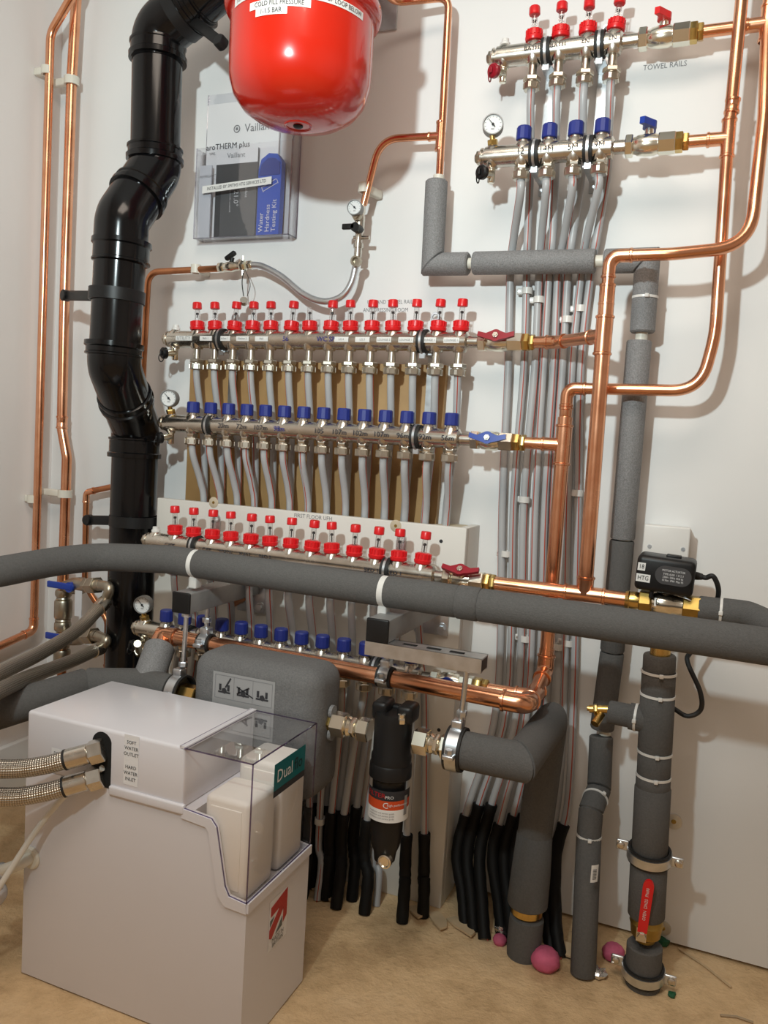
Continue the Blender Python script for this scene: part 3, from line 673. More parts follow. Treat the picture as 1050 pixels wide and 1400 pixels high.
part('pipe_section', MB().tube([B1.lerp(C1,0.1), C1.lerp(B1,0.1)], RS, 36), 'black_gloss', t)
part('bend', MB().tube(fil([C1+(B1-C1).normalized()*0.04, C1, cdm], 0.07, 10), RS*1.05, 36), 'black_gloss', t)
part('bend', MB().tube(fil([cdm, D1, D1-Z*0.05], 0.06, 10), RS*1.05, 36), 'black_gloss', t)
part('pipe_section', MB().tube([D1-Z*0.02, E1], RS, 36), 'black_gloss', t)
def collar(p, ax, L=0.03, dbl=False):
    ax = V(ax).normalized(); pr = [(0,RS*1.02),(0.001,RS*1.155),(0.011,RS*1.165),(0.014,RS*1.09),(L-0.008,RS*1.09),(L-0.006,RS*1.13),(L-0.002,RS*1.13),(L,RS*1.03)]
    part('socket_collar', MB().lathe(V(p)-ax*L/2, ax, pr, 40), 'black_gloss', t)
collar(P(216,72,.165), S1-A1, 0.04); collar(P(212,212,.16), S1-A1, 0.034); collar(ab, A1-B1, 0.03); collar(P(166,345,.25), C1-B1, 0.05)
collar(P(156,478,.25), C1-B1, 0.032); collar(cdm, C1-D1, 0.032); collar(P(184,612,.10), Z, 0.05)
collar(S0.lerp(S1,0.45), S1-S0, 0.03)
def soil_bracket(c, ax, e):
    c, e = V(c), V(e); b_ = part('pipe_bracket', MB().band(c, ax, RS+0.0005, 0.026, 0.005, 40), 'black_plastic', t)
    d = (e-c).normalized(); s_ = d.cross(V(ax).normalized()).normalized(); L = (e-c).length
    part('bracket_arm', MB().rbox(c+d*(RS+L)/2, (L-RS+0.01,0.008,0.024), 0.003, d, s_, V(ax).normalized()), 'black_plastic', b_)
    part('bracket_plug', MB().lathe(e-s_*0.010, s_, [(0,0.012),(0.004,0.014),(0.018,0.014),(0.020,0.012)], 18), 'black_plastic', b_)
soil_bracket(P(160,405,.25), C1-B1, P(90,404,.13)); soil_bracket(P(184,712,.10), Z, P(121,711,.085)); soil_bracket(S0.lerp(S1,0.62), S1-S0, P(302,58,.24))
part('sticker', MB().rbox(P(152.5,604,.125), (0.003,0.012,0.024), 0.0005), 'label_white', t)
# ================================================================== red expansion vessel
vc = V((0.921,-0.36,0)); RV = 0.129; zb = 1.555
t = thing('expansion_vessel', 'bright red round expansion vessel hanging on the wall', 'vessel', (vc.x,vc.y,zb))
pr = [(0.0,0.030),(0.004,0.055),(0.012,0.082),(0.026,0.104),(0.045,0.119),(0.070,0.127),(0.10,RV),(0.42,RV),(0.46,0.120),(0.50,0.085),(0.515,0.03)]
part('vessel_body', MB().lathe((vc.x,vc.y,zb), Z, pr, 64), 'vessel_red', t, angle=60)
part('clamp_rim', MB().lathe((vc.x,vc.y,zb+0.182), Z, [(0,RV-0.002),(0.002,RV+0.008),(0.010,RV+0.012),(0.022,RV+0.012),(0.030,RV+0.008),(0.032,RV-0.002)], 64), 'vessel_red', t, angle=60)
part('valve_recess', MB().ring((vc.x,vc.y,zb+0.001), Z, 0.024, 0.003, 28, 8), 'vessel_red', t)
part('valve_plug', MB().lathe((vc.x,vc.y,zb-0.004), Z, [(0,0.006),(0.002,0.009),(0.010,0.009)], 16), 'black_plastic', t)
part('wall_bracket', MB().box((vc.x,-0.125,1.97), (0.05,0.24,0.006)).box((vc.x,-0.0045,1.97), (0.06,0.005,0.16)).band((vc.x,vc.y,1.955), Z, RV, 0.03, 0.003, 48), 'zinc', t)
def vlabel(px, py, s_, w_, h_, size, tilt=0.0):
    d = ray(px,py); d2 = V((d.x,d.y)); o = V((CAM.x-vc.x, CAM.y-vc.y)); a_ = d2.dot(d2); b_ = 2*o.dot(d2); c_ = o.dot(o)-RV*RV
    k = (-b_-math.sqrt(b_*b_-4*a_*c_))/(2*a_); p = CAM+d*k; an = math.atan2(p.x-vc.x, -(p.y-vc.y))
    mp = cylz_map((vc.x,vc.y), RV, an, p.z); mp2 = lambda x, y, e: mp(x, y+tilt*x, e)
    sheet('paper_label', mp2, w_, h_, 'label_white', t, 12, 2, 0.0008); text(s_, size, mp2, 'ink', t, e=0.0016, sx=0.85)
vlabel(380, 3, 'COLD FILL PRESSURE', 0.110, 0.0128, 0.0110); vlabel(370, 14.5, '1-1.5 BAR', 0.058, 0.0128, 0.0112); vlabel(466, 5, 'TOP UP LOOP BELOW', 0.105, 0.0128, 0.0110); vlabel(331, -2, 'TOP OF', 0.05, 0.0128, 0.0110)
# ================================================================== clear document wallet
x0, x1_, z0, z1 = 0.468, 0.728, 1.452, 1.80
t = thing('document_holder', 'clear plastic document holder on the wall under the red vessel', 'holder', ((x0+x1_)/2,-0.02,z0))
part('back_sheet', MB().box(((x0+x1_)/2,-0.002,(z0+z1)/2), (x1_-x0,0.002,z1-z0)), 'acrylic', t)
mb = MB().box(((x0+x1_)/2,-0.040,z0+0.105), (x1_-x0,0.002,0.21)); mb.box((x0+0.001,-0.021,z0+0.105), (0.002,0.036,0.21)); mb.box((x1_-0.001,-0.021,z0+0.14), (0.002,0.036,0.28)); mb.box(((x0+x1_)/2,-0.021,z0+0.001), (x1_-x0,0.036,0.002))
part('pocket', mb, 'acrylic', t)
eb = MB()
for a, b in (((x0,-0.041,z0),(x0,-0.041,z0+0.21)),((x1_,-0.041,z0),(x1_,-0.041,z0+0.21)),((x0,-0.041,z0),(x1_,-0.041,z0)),((x1_,-0.003,z0),(x1_,-0.003,z1)),((x0,-0.003,z0),(x0,-0.003,z1)),((x1_-0.02,-0.003,z0),(x1_-0.02,-0.003,z0+0.27)),((x1_,-0.041,z0),(x1_,-0.003,z0)),((x1_,-0.041,z0+0.21),(x1_,-0.003,z0+0.28))): eb.cyl(a, b, 0.0014, 6)
part('moulded_edge', eb, 'edge_faint', t)
mp = plane_map((x0+0.115,-0.0415,z0+0.118), V((1,0,0.055)).normalized(), Z)
sheet('printed_strip', mp, 0.190, 0.017, 'label_white', t, 2, 1); text('INSTALLED BY SMITHS HTG SERVICES LTD', 0.0105, mp, 'ink', t, sx=0.82)
t = thing('paper_manual', 'white printed manual standing in the clear wall holder', 'booklet', (x0+0.12,-0.008,z0+0.003))
mb = MB().rbox((x0+0.105,-0.0075,z0+0.163), (0.200,0.006,0.318), 0.0008); part('cover', mb, 'paper', t)
mp = plane_map((x0+0.105,-0.0106,z0+0.163), X, Z)
text('Vaillant', 0.026, mp, 'ink_grey', t, dx=0.045, dy=0.095); part('emblem', MB().ring(mp(-0.015,0.096,0.001), Y, 0.008, 0.0011, 20, 5).box(mp(-0.015,0.096,0.001), (0.006,0.001,0.006)), 'ink_grey', t)
text('aroTHERM plus', 0.019, mp, 'ink', t, dx=-0.038, dy=0.058); text('VWL 105/6 A 230V S2 ... VWL 125/6 A S2', 0.0095, mp, 'ink_grey', t, dx=-0.02, dy=0.043, sx=0.85)
t = thing('paper_manual', 'dark grey leaflet with a pale header and 21.0 reading in the wall holder', 'booklet', (x0+0.09,-0.018,z0+0.003))
part('cover', MB().rbox((x0+0.100,-0.0175,z0+0.106), (0.115,0.006,0.205), 0.0008), 'leaflet_dark', t)
mp = plane_map((x0+0.100,-0.0207,z0+0.106), X, Z)
sheet('header_band', plane_map(mp(0,0.086,0), X, Z), 0.115, 0.033, 'paper', t, 1, 1, 0.0003); text('Vaillant', 0.017, mp, 'ink_grey', t, dx=-0.002, dy=0.088)
sheet('panel_print', plane_map(mp(0.008,-0.036,0), X, Z), 0.098, 0.125, 'leaflet_mid', t, 1, 1, 0.0003)
text('21.0\u00b0', 0.018, mp, 'print_white', t, dx=0.002, dy=-0.012, ang=-math.pi/2); text('Vaillant', 0.010, mp, 'print_white', t, dx=0.030, dy=0.004, ang=-math.pi/2); text('heating controller sensoHOME', 0.005, mp, 'print_white', t, dx=-0.014, dy=-0.012, ang=-math.pi/2)
t = thing('paper_manual', 'folded white sheet with small print at the side of the wall holder', 'booklet', (x0+0.02,-0.03,z0+0.003))
part('sheet', MB().rbox((x0+0.020,-0.0290,z0+0.088), (0.034,0.005,0.17), 0.0008), 'paper_grey', t)
text('myVAILLANT', 0.008, plane_map((x0+0.028,-0.0316,z0+0.147), X, Z), 'ink_grey', t)
t = thing('test_kit', 'blue water hardness testing kit pouch in the clear wall holder', 'kit box', (x0+0.20,-0.02,z0+0.003))
kx = x0+0.197
part('pouch', MB().prism([(-0.030,0),(0.030,0),(0.031,0.165),(0.018,0.182),(-0.004,0.185),(-0.024,0.172),(-0.030,0.150)], (kx,-0.012,z0+0.004), X, Z, -Y, 0.018), 'kit_blue', t)
part('fold', MB().prism([(-0.027,0.135),(0.028,0.135),(0.027,0.162),(0.015,0.172),(-0.004,0.174),(-0.022,0.160)], (kx,-0.0302,z0+0.004), X, Z, -Y, 0.002), 'kit_blue_dark', t)
mp = plane_map((kx,-0.0303,z0+0.06), X, Z)
for k, s_ in enumerate(('Water','Hardness','Testing Kit')): text(s_, 0.0165, mp, 'print_white', t, align='LEFT', dx=-0.017+0.017*k, dy=-0.050, ang=math.pi/2)
part('vial_print', MB().box(mp(0.004,0.052,0.0005), (0.040,0.0012,0.0008), V((0.9,0,0.42)).normalized(), V((-0.42,0,0.9)).normalized(), Y).box(mp(0.000,0.061,0.0005), (0.040,0.0012,0.0008), V((0.9,0,0.42)).normalized(), V((-0.42,0,0.9)).normalized(), Y).box(mp(-0.017,0.047,0.0005), (0.0012,0.013,0.0008), V((0.9,0,0.42)).normalized(), V((-0.42,0,0.9)).normalized(), Y).box(mp(0.022,0.064,0.0005), (0.0012,0.010,0.0008), V((0.9,0,0.42)).normalized(), V((-0.42,0,0.9)).normalized(), Y), 'print_white', t)
# ================================================================== filling loop
t = thing('filling_loop', 'braided filling loop hose with small valves between two copper pipes', 'hose', P(440,410,.05))
o = .05
part('hose', MB().tube(smooth([P(342,362,o),P(358,364,o),P(385,378,.055),P(415,402,.06),P(442,412,.06),P(466,406,.06),P(480,388,.06),P(487,362,.06)], 8), 0.0075, 16), 'zinc', t)
p0, p1 = P(301,366,o), P(345,362,o); d = (p1-p0).normalized(); L = (p1-p0).length
v = part('check_valve', MB().hexa(p0-d*0.004, p0+d*0.012, 0.0115).lathe(p0, d, [(0.012,0.009),(0.02,0.0115),(0.035,0.0125),(0.042,0.010),(L*0.62,0.010)], 18).hexa(p0+d*L*0.62, p0+d*L*0.80, 0.012).hexa(p0+d*L*0.84, p0+d*L, 0.010), 'nickel_pale', t)
q = P(318,352,o); part('valve_lever', MB().cyl(p0+d*0.028, q, 0.005).rbox(q+V((-0.006,0,0.004)), (0.030,0.012,0.010), 0.003, V((0.8,0,0.5)).normalized(), Y, V((-0.5,0,0.8)).normalized()), 'black_plastic', v)
part('test_screw', MB().cyl(p0+d*L*0.71-Z*0.022, p0+d*L*0.71+Z*0.022, 0.003, 8), 'nickel_pale', v)
q = P(334,410,.05); cp = part('dangling_cap', MB().lathe(q-V((0,0,0.008)), V((0.4,-0.8,0.5)), [(0,0.007),(0.002,0.009),(0.013,0.009),(0.013,0.006)], 18), 'nickel', t)
part('cord', MB().tube(smooth([P(334,366,o),P(331,385,.055),P(333,405,.05)], 6), 0.0012, 6).tube(smooth([P(334,366,o),P(342,388,.05),P(338,405,.05)], 6), 0.0008, 6), 'black_rubber', cp)
a = P(489,352,.06); b = P(493,282,.06); ax = (b-a).normalized(); L = (b-a).length
v = part('loop_valve', MB().lathe(a, ax, [(0,0.0085),(0.02,0.0085),(0.02,0.011),(0.030,0.011),(0.030,0.008),(0.05,0.008),(0.055,0.011),(0.085,0.0115),(L-0.012,0.009)], 18).hexa(b-ax*0.014, b+ax*0.004, 0.0115).cyl(P(484,325,.06), P(505,325,.06), 0.0045), 'nickel', t)
q = P(486.5,357,.075); part('drain_port', MB().lathe(q+Y*0.012, -Y, [(0,0.008),(0.004,0.0115),(0.016,0.0115),(0.016,0.008),(0.008,0.007)], 20), 'nickel_dark', v)
q = P(488,312,.075); part('valve_lever', MB().cyl(q+Y*0.015, q-Y*0.012, 0.010, 16).rbox(q+V((-0.016,-0.008,0.002)), (0.030,0.008,0.012), 0.002), 'black_plastic', v)
gauge(t, P(486,285,.085), P(491,296,.068), 0.0165, V((0.15,-1,0)), 2.4, 'nickel_dark')
# ================================================================== foam-lagged wall pipe
def sleeve(t, pts, r, m_='foam', rad=0.012, taper=True, n=26):
    p = fil(pts, rad, 5); p = [V(q) for q in p]
    d0 = (p[1]-p[0]).normalized(); d1 = (p[-2]-p[-1]).normalized()
    p = [p[0], p[0]+d0*0.003] + p[1:-1] + [p[-1]+d1*0.003, p[-1]]; rs = [r*0.94] + [r]*(len(p)-2) + [r*0.94]
    return part('foam_sleeve', MB().tube(p, rs, n), m_, t)
def leg(t, a, b, r, na=None, nb=None, m_='foam', n=28):      # straight sleeve whose ends are cut on given planes
    a, b = V(a), V(b); d = (b-a).normalized(); u, v = frame(d); na = V(na) if na else d; nb = V(nb) if nb else d; mb = MB(); ra = []; rb = []
    for k in range(n):
        o = (u*math.cos(2*math.pi*k/n)+v*math.sin(2*math.pi*k/n))*r
        ra.append(a+o-d*(o.dot(na)/d.dot(na))); rb.append(b+o-d*(o.dot(nb)/d.dot(nb)))
    ca, cb = a, b
    rings = [[ca+(p-ca)*0.87 for p in ra], [p+d*0.003 for p in ra], [p-d*0.003 for p in rb], [cb+(p-cb)*0.87 for p in rb]]
    vs = [p for rg in rings for p in rg]; fs = [(i*n+k, i*n+(k+1)%n, (i+1)*n+(k+1)%n, (i+1)*n+k) for i in range(3) for k in range(n)]
    fs += [tuple(reversed(range(n))), tuple(range(3*n, 4*n))]
    return part('foam_sleeve', mb.add(vs, fs), m_, t, angle=28)
def mitre(t, pts, r, m_='foam', n=28):
    pts = [V(p) for p in pts]; ds = [(pts[i+1]-pts[i]).normalized() for i in range(len(pts)-1)]
    for i in range(len(ds)):
        leg(t, pts[i], pts[i+1], r, (ds[i-1]+ds[i]) if i else None, (ds[i]+ds[i+1]) if i < len(ds)-1 else None, m_, n)
def tie(t, c, ax, r, face=V((0.2,-1,0))):
    c = V(c); ax = V(ax).normalized(); f_ = (face-ax*face.dot(ax)).normalized()
    k = part('cable_tie', MB().band(c, ax, r-0.0008, 0.0045, 0.0018, 30), 'white_plastic', t)
    part('tie_head', MB().rbox(c+f_*(r+0.002), (0.007,0.006,0.007), 0.001, f_.cross(ax), f_, ax), 'white_plastic', k)
FR = 0.0235
t = thing('lagged_pipe', 'foam-lagged pipe stepping across the wall behind the copper risers to the floor', 'pipe', PZ(797,1333,0.0))
pts = [P(600,240,.06), V((1.090,-0.06,1.370)), V((1.524,-0.06,1.366)), V((1.527,-0.055,0.9)), V((1.513,-0.05,0.435))]
part('inner_pipe', MB().tube(fil(pts[:-1]+[V((1.519,-0.05,0.43))], 0.02, 5), 0.0115, 16), 'cream_plastic', t)
mitre(t, [P(597,247,.06), V((1.090,-0.06,1.370)), V((P(641,360,.06).x,-0.06,1.369))], FR, 'foam_silver')
sleeve(t, [P(648,360,.06), P(814,357,.06)], FR, 'foam_silver')
mitre(t, [V((P(826,357,.06).x,-0.06,1.366)), V((1.524,-0.06,1.366)), V((1.526,-0.06,P(879,455,.06).z))], FR, 'foam_silver')
tie(t, P(882,407,.06), Z, FR)
sleeve(t, [P(874,466,.06), P(851,737,.055)], FR, 'foam_silver'); sleeve(t, [P(850.5,739,.055), P(837,890,.05)], FR)
sleeve(t, [P(837,892,.05), P(823,996,.05)], FR)
e1, e2, e3 = P(819,1078,.065), P(808,1108,.125), PZ(797,1333,0.0)
mitre(t, [P(822,1006,.05), e1, e2, e2-Z*0.05], FR); sleeve(t, [e2-Z*0.05, V((e3.x,e3.y,0.0))], FR*1.02)
tie(t, e1.lerp(e2,0.5), (e1-e2), FR*1.05); tie(t, e2-Z*0.05, Z, FR)
c = P(813,1188,.165); sheet('barcode_sticker', cylz_map((1.519,-0.165), FR+0.001, 0.75, c.z), 0.016, 0.034, 'label_white', t, 5, 1)
for k in range(7): sheet('barcode_bar', cylz_map((1.519,-0.165), FR+0.001, 0.72, c.z-0.010+0.0030*k), 0.008, 0.0012, 'ink', t, 3, 1, 0.0012)
text('TUNDISH', 0.016, plane_map(P(829,940,.075), -Z, X), 'ink', t, e=0.002) if False else None
# ================================================================== long lagged pipe in front
t = thing('lagged_pipe', 'long grey foam-lagged pipe carried level on the two steel struts', 'pipe', (1.1,-0.34,0.69))
GL = lambda px: V((P(px,772+(px-280)*0.1475,.34).x, -0.34, 0.723-0.010*(P(px,800,.34).x-0.745)))
RL = 0.0292
left = smooth([V((0.0,-1.20,0.690)), V((0.15,-1.0,0.694)), P(-120,800,.72), P(-50,789,.64), P(0,781.5,.58), P(75,768,.46), P(135,762,.375), P(185,763,.345), GL(230)], 6)+[GL(265)]
part('inner_pipe', MB().tube([GL(255), GL(640)], 0.0125, 16), 'white_plastic', t)
part('foam_sleeve', MB().tube(left, RL, 30), 'foam', t)
sleeve(t, [GL(270), GL(523)], RL, n=30); sleeve(t, [GL(529), GL(626)], RL, n=30); sleeve(t, [GL(626), GL(656)], RL*1.03, n=30); sleeve(t, [GL(656), GL(1120), V((RX,-0.34,0.70))], RL, n=30)
for px in (268, 526):
    c = GL(px); b_ = part('pipe_clamp', MB().band(c, X, RL*0.86, 0.016, 0.003, 30), 'white_plastic', t); part('clamp_foot', MB().rbox(c-Z*(RL+0.006), (0.018,0.022,0.030), 0.003), 'white_plastic', b_)
# ================================================================== steel struts with rods
def strut(label, c, yb, rods):
    c = V(c); L = yb-c.y
    t = thing('steel_strut', label, 'bracket', (c.x,yb,c.z))
    part('box_section', MB().rbox((c.x,c.y+L/2,c.z), (0.041,L,0.041), 0.002), 'zinc_painted', t)
    part('end_cap', MB().rbox((c.x,c.y-0.0025,c.z), (0.043,0.006,0.043), 0.003), 'black_plastic', t)
    part('base_plate', MB().rbox((c.x,yb-0.003,c.z-0.005), (0.075,0.006,0.12), 0.002), 'zinc', t)
    for dz in (-0.05,0.045): part('bolt', MB().hexa((c.x+0.025,yb-0.006,c.z+dz), (c.x+0.025,yb-0.014,c.z+dz), 0.008).lathe((c.x+0.025,yb-0.0062,c.z+dz), -Y, [(0,0.012),(0.0015,0.012)], 18), 'zinc', t)
    return t
def rod(t, a, b, nuts=()):
    a, b = V(a), V(b); k = part('threaded_rod', MB().cyl(a, b, 0.0048, 12), 'zinc', t); d = (b-a).normalized()
    for f_ in nuts: q = a.lerp(b,f_); part('nut', MB().hexa(q-d*0.005, q+d*0.005, 0.0095), 'zinc', k)
def hang_clamp(t, c, ax, r):
    k = part('pipe_clamp', MB().band(c, ax, r, 0.030, 0.004, 32), 'black_rubber', t); ax = V(ax).normalized(); c = V(c)
    part('clamp_strap', MB().band(c, ax, r+0.003, 0.020, 0.0022, 32).rbox(c+Z*(r+0.010), (0.020,0.022,0.016), 0.003), 'zinc', k)
    s_ = V((0,-1,0)); part('clamp_screw', MB().rbox(c+s_*(r+0.010), (0.020,0.016,0.008), 0.002).hexa(c+s_*(r+0.010)+Z*0.004, c+s_*(r+0.010)+Z*0.013, 0.007), 'zinc', k)
LO = 0.375; ZL = P(535,1005,LO).z
sA = P(249,824,.37); tA = strut('grey steel strut with a black end cap above the blue-capped bar end', sA, -0.1005, ())
rod(tA, (sA.x+0.006,-0.362,sA.z-0.02), (sA.x+0.010,-0.372,ZL+0.05), (0.04,0.95)); rod(tA, (sA.x+0.006,LY,sA.z-0.02), (sA.x+0.006,LY,LZ+0.03), (0.55,0.95))
hang_clamp(tA, (sA.x+0.006,LY,LZ+0.005), X, 0.0165)
sB = P(517,862,.40); tB = strut('grey steel strut with a black end cap carrying the slotted channel above the filter', sB, -0.1005, ())
ca, cb = P(503,892,.39), P(661,912,.39); cy = -0.385; cz = sB.z-0.0205-0.0125
ch = MB(); Lc = cb.x-ca.x; xm = (ca.x+cb.x)/2
ch.box((xm,cy,cz+0.011), (Lc,0.041,0.0025)); ch.box((xm,cy-0.0195,cz), (Lc,0.0025,0.0245)); ch.box((xm,cy+0.0195,cz), (Lc,0.0025,0.0245)); ch.box((xm,cy-0.014,cz-0.011), (Lc,0.012,0.0025)); ch.box((xm,cy+0.014,cz-0.011), (Lc,0.012,0.0025))
k = part('slotted_channel', ch, 'zinc', tB)
part('channel_end', MB().box((cb.x-0.0005,cy,cz), (0.001,0.036,0.020)), 'black_plastic', k)
for px in (560,593,625): q = P(px,893,.385); part('slot', MB().rbox((q.x,cy,cz+0.0126), (0.026,0.009,0.0012), 0.0004), 'slot_shade', k)  # dark plates on the solid channel paint the shade of its slots
xr_ = P(640,908,LO).x
rod(tB, (xr_,LO*-1-0.005,cz-0.008), (xr_-0.006,-LO,ZL+0.045), (0.03,0.82)); part('rod_plate', MB().rbox((xr_-0.01,-LO-0.005,cz-0.0145), (0.05,0.036,0.003), 0.001), 'zinc', tB)
xk = P(528,915,LY*-1).x
rod(tB, (xk,LY,sB.z-0.02), (xk,LY,LZ+0.03), (0.75,)); hang_clamp(tB, (xk,LY,LZ+0.001), X, 0.0165)
# ================================================================== primary line: lagged pipe, pump shell, filter, lagged pipe to floor
t = thing('lagged_pipe', 'dark grey foam-lagged pipe behind the white softener with an angled tee to the copper', 'pipe', P(180,960,LO))
zl = ZL-0.004; RM = 0.034
mainp = [P(-40,985,.60), P(0,972,.585), P(118,936,.43), V((P(190,950,LO).x,-LO,zl)), V((P(247,960,LO).x,-LO,zl))]
sleeve(t, [V((0.0,-0.63,P(-40,985,.60).z))]+mainp[:3], RM, rad=0.15, n=30); sleeve(t, [mainp[2], mainp[3], mainp[4]], RM, rad=0.05, n=30)
q = P(199,950,LO); q = V((q.x,-LO,zl)); up = P(219,884,0.305); part('foam_branch', MB().tube([q, up-(up-q).normalized()*0.003, up], [RM*0.95,RM*0.95,RM*0.88], 28), 'foam_silver', t)
hang_clamp(t, (mainp[4].x-0.005,-LO,zl), X, RM); part('brass_union', MB().hexa((mainp[4].x,-LO,zl), (mainp[4].x+0.04,-LO,zl), 0.022), 'brass', t)
part('branch_valve', MB().cyl(P(190,890,.25), P(188,880,.30), 0.008).hexa(P(190,890,.25), P(191,893,.23), 0.011), 'nickel_dark', t)
sx0, sx1 = P(262,900,.425).x, P(437,935,.425).x; zt = P(350,912,.425).z
t = thing('pump_shell', 'moulded grey foam shell with a pictogram plate behind the softener', 'pump', ((sx0+sx1)/2,-0.37,zt-0.24))
part('foam_shell', MB().rbox(((sx0+sx1)/2,-0.371,zt-0.115), (sx1-sx0,0.122,0.25), 0.036, seg=6), 'foam_shell', t, angle=60)
lp = P(333,950,.4322); lw = P(375,945,.4322).x-P(290,945,.4322).x
mp = plane_map((P(332.5,945,.4322).x,-0.4322,P(332,955,.4322).z), X, Z)
pl = sheet('pictogram_plate', mp, lw, 0.085, 'label_grey', t, 1, 1, 0.0002)
fm = MB()
for k in range(4): fm.box(mp(-lw*0.46+k*lw*0.307,0.015,0.0006), (0.0006,0.0004,0.044))
for dy in (0.037,-0.007): fm.box(mp(0,dy,0.0006), (lw*0.92,0.0004,0.0006))
part('frame_lines', fm, 'ink_grey', pl)
pg = MB()
for k, cx_ in enumerate((-lw*0.307,0,lw*0.307)):
    o_ = mp(cx_,0.008,0.0006); pg.lathe(o_, -Y, [(0,0.006),(0.0005,0.006)], 5); pg.box(o_+V((0,0,-0.003)), (0.026,0.0008,0.003))
    for s_ in (-1,1): pg.rbox(o_+V((s_*0.009,0,0.006)), (0.005,0.0008,0.012), 0.0003)
    if k == 0: pg.box(o_+V((0.008,0,0.016)), (0.022,0.0008,0.003), V((0.5,0,0.86)), Y, V((-0.86,0,0.5)))
    if k == 1: pg.box(o_+V((0,0,0.006)), (0.030,0.0008,0.003), V((0.86,0,0.5)), Y, V((-0.5,0,0.86))).box(o_+V((0.004,0,0.004)), (0.040,0.0008,0.002), V((0.9,0,-0.4)), Y, V((0.4,0,0.9)))
part('pictogram', pg, 'ink', pl)
t = thing('magnetic_filter', 'black cylindrical magnetic filter with red and white label between brass nuts', 'filter', (P(535,1005,LO).x,-LO,0.22))
fx = P(537,1005,LO).x; fz = lambda py: P(535,py,LO).z; K = 1.0
part('filter_head', MB().lathe((fx,-LO,fz(1046)), Z, [(0,0.030),(0.004,0.0365),(0.020,0.0365),(0.026,0.034),(fz(980)-fz(1046),0.0345),(fz(972)-fz(1046),0.032)], 40), 'black_plastic', t)
er = MB()
for s_ in (-1,1): er.rbox((fx+s_*0.024,-LO+0.008,fz(972)), (0.030,0.048,0.034), 0.008)
er.rbox((fx,-LO+0.024,fz(978)), (0.06,0.016,0.03), 0.006); part('head_lug', er, 'black_plastic', t)
part('lid_ring', MB().ring((fx,-LO-0.002,fz(976)), V((0,-0.35,1)), 0.026, 0.0035, 30, 8), 'black_gloss', t)
q = P(549,984,LO+0.02); part('air_vent', MB().hexa(q-Z*0.006, q+Z*0.004, 0.009).lathe(q+Z*0.004, Z, [(0,0.007),(0.006,0.007),(0.007,0.005)], 16), 'nickel_pale', t)
part('clamp_ring', MB().lathe((fx,-LO,fz(1062)), Z, [(0,0.033),(0.004,0.0385),(0.026,0.0385),(0.030,0.036)], 40), 'black_plastic', t)
part('filter_bowl', MB().lathe((fx-0.001,-LO,fz(1178)), Z, [(0,0.012),(0.002,0.019),(0.018,0.021),(0.032,0.0265),(0.05,0.0295),(fz(1060)-fz(1178),0.0305)], 40), 'black_plastic', t, angle=50)
q = P(526,1178,LO+0.026); part('drain_plug', MB().lathe(q+Y*0.012, -Y, [(0,0.008),(0.004,0.0125),(0.014,0.0125),(0.015,0.010),(0.013,0.008),(0.013,0.003)], 24), 'nickel_pale', t)
mz = (fz(1072)+fz(1112))/2; RLb = 0.0365
for nm, dz_, h_, m_ in (('label_top',0.019,0.018,'ink'),('label_band',0.002,0.017,'orange_label'),('label_base',-0.018,0.023,'label_white')):
    sheet(nm, cylz_map((fx,-LO), RLb, 0.33, mz+dz_), 0.108, h_, m_, t, 18, 1, 0.0003)
mpf = cylz_map((fx,-LO), RLb, 0.33, mz)
text('FILTER', 0.012, mpf, 'logo_red', t, dx=-0.024, dy=0.019, sx=1.1); text('PRO', 0.008, mpf, 'print_white', t, dx=0.002, dy=0.017); text('C', 0.015, mpf, 'print_white', t, dx=-0.004, dy=0.002); text('high performance', 0.006, mpf, 'print_white', t, dx=0.020, dy=0.003)
for k in range(3): text('installation and service guide', 0.0042, mpf, 'ink_grey', t, dx=-0.012, dy=-0.012-0.005*k)
sheet('label_picture', cylz_map((fx,-LO), RLb, 1.30, mz), 0.008, 0.036, 'zinc_painted', t, 3, 1, 0.0012)
def union(par, px0, px1, r=0.021):
    a_, b_ = P(px0,1000,LO).x, P(px1,1000,LO).x; L = b_-a_
    part('union_nut', MB().hexa((a_,-LO,ZL), (a_+L*0.36,-LO,ZL), r*1.12).lathe((a_+L*0.36,-LO,ZL), X, [(0,r*0.8),(L*0.08,r*0.9),(L*0.16,r*0.75)], 20).hexa((a_+L*0.5,-LO,ZL), (a_+L*0.62,-LO,ZL), r*0.85, 0.3).lathe((a_+L*0.62,-LO,ZL), X, [(0,r*0.7),(L*0.1,r)], 20).hexa((a_+L*0.7,-LO,ZL), (b_,-LO,ZL), r*1.05), 'nickel_pale', par)
union(t, 455, 506); union(t, 568, 622)
xs0 = sx1-0.02; xs1 = P(456,990,LO).x
part('stub_pipe', MB().cyl((xs0,-LO,ZL), (xs1+0.005,-LO,ZL), 0.013), 'copper', t); part('stub_union', MB().hexa((sx1-0.004,-LO,ZL), (sx1+0.012,-LO,ZL), 0.0155), 'brass', t)
for s_ in (1,-1): part('stub_foam', MB().tube([(sx1+0.002,-LO,ZL+s_*0.021),(xs1,-LO,ZL+s_*0.021)], 0.0125, 16), 'foam_silver', t)
t = thing('lagged_pipe', 'thick foam-lagged pipe from the black filter turning back and down to the floor', 'pipe', PZ(716,1300,0))
xa_ = P(621,1020,LO).x; xel = P(716,1045,LO).x; vz = ZL
vp = V((1.415,-0.165,0))
mitre(t, [(xa_,-LO,vz), (xel-0.006,-LO,vz), (vp.x+0.012,vp.y,vz+0.004), (vp.x-0.001,vp.y,0.225)], 0.0330, n=32)
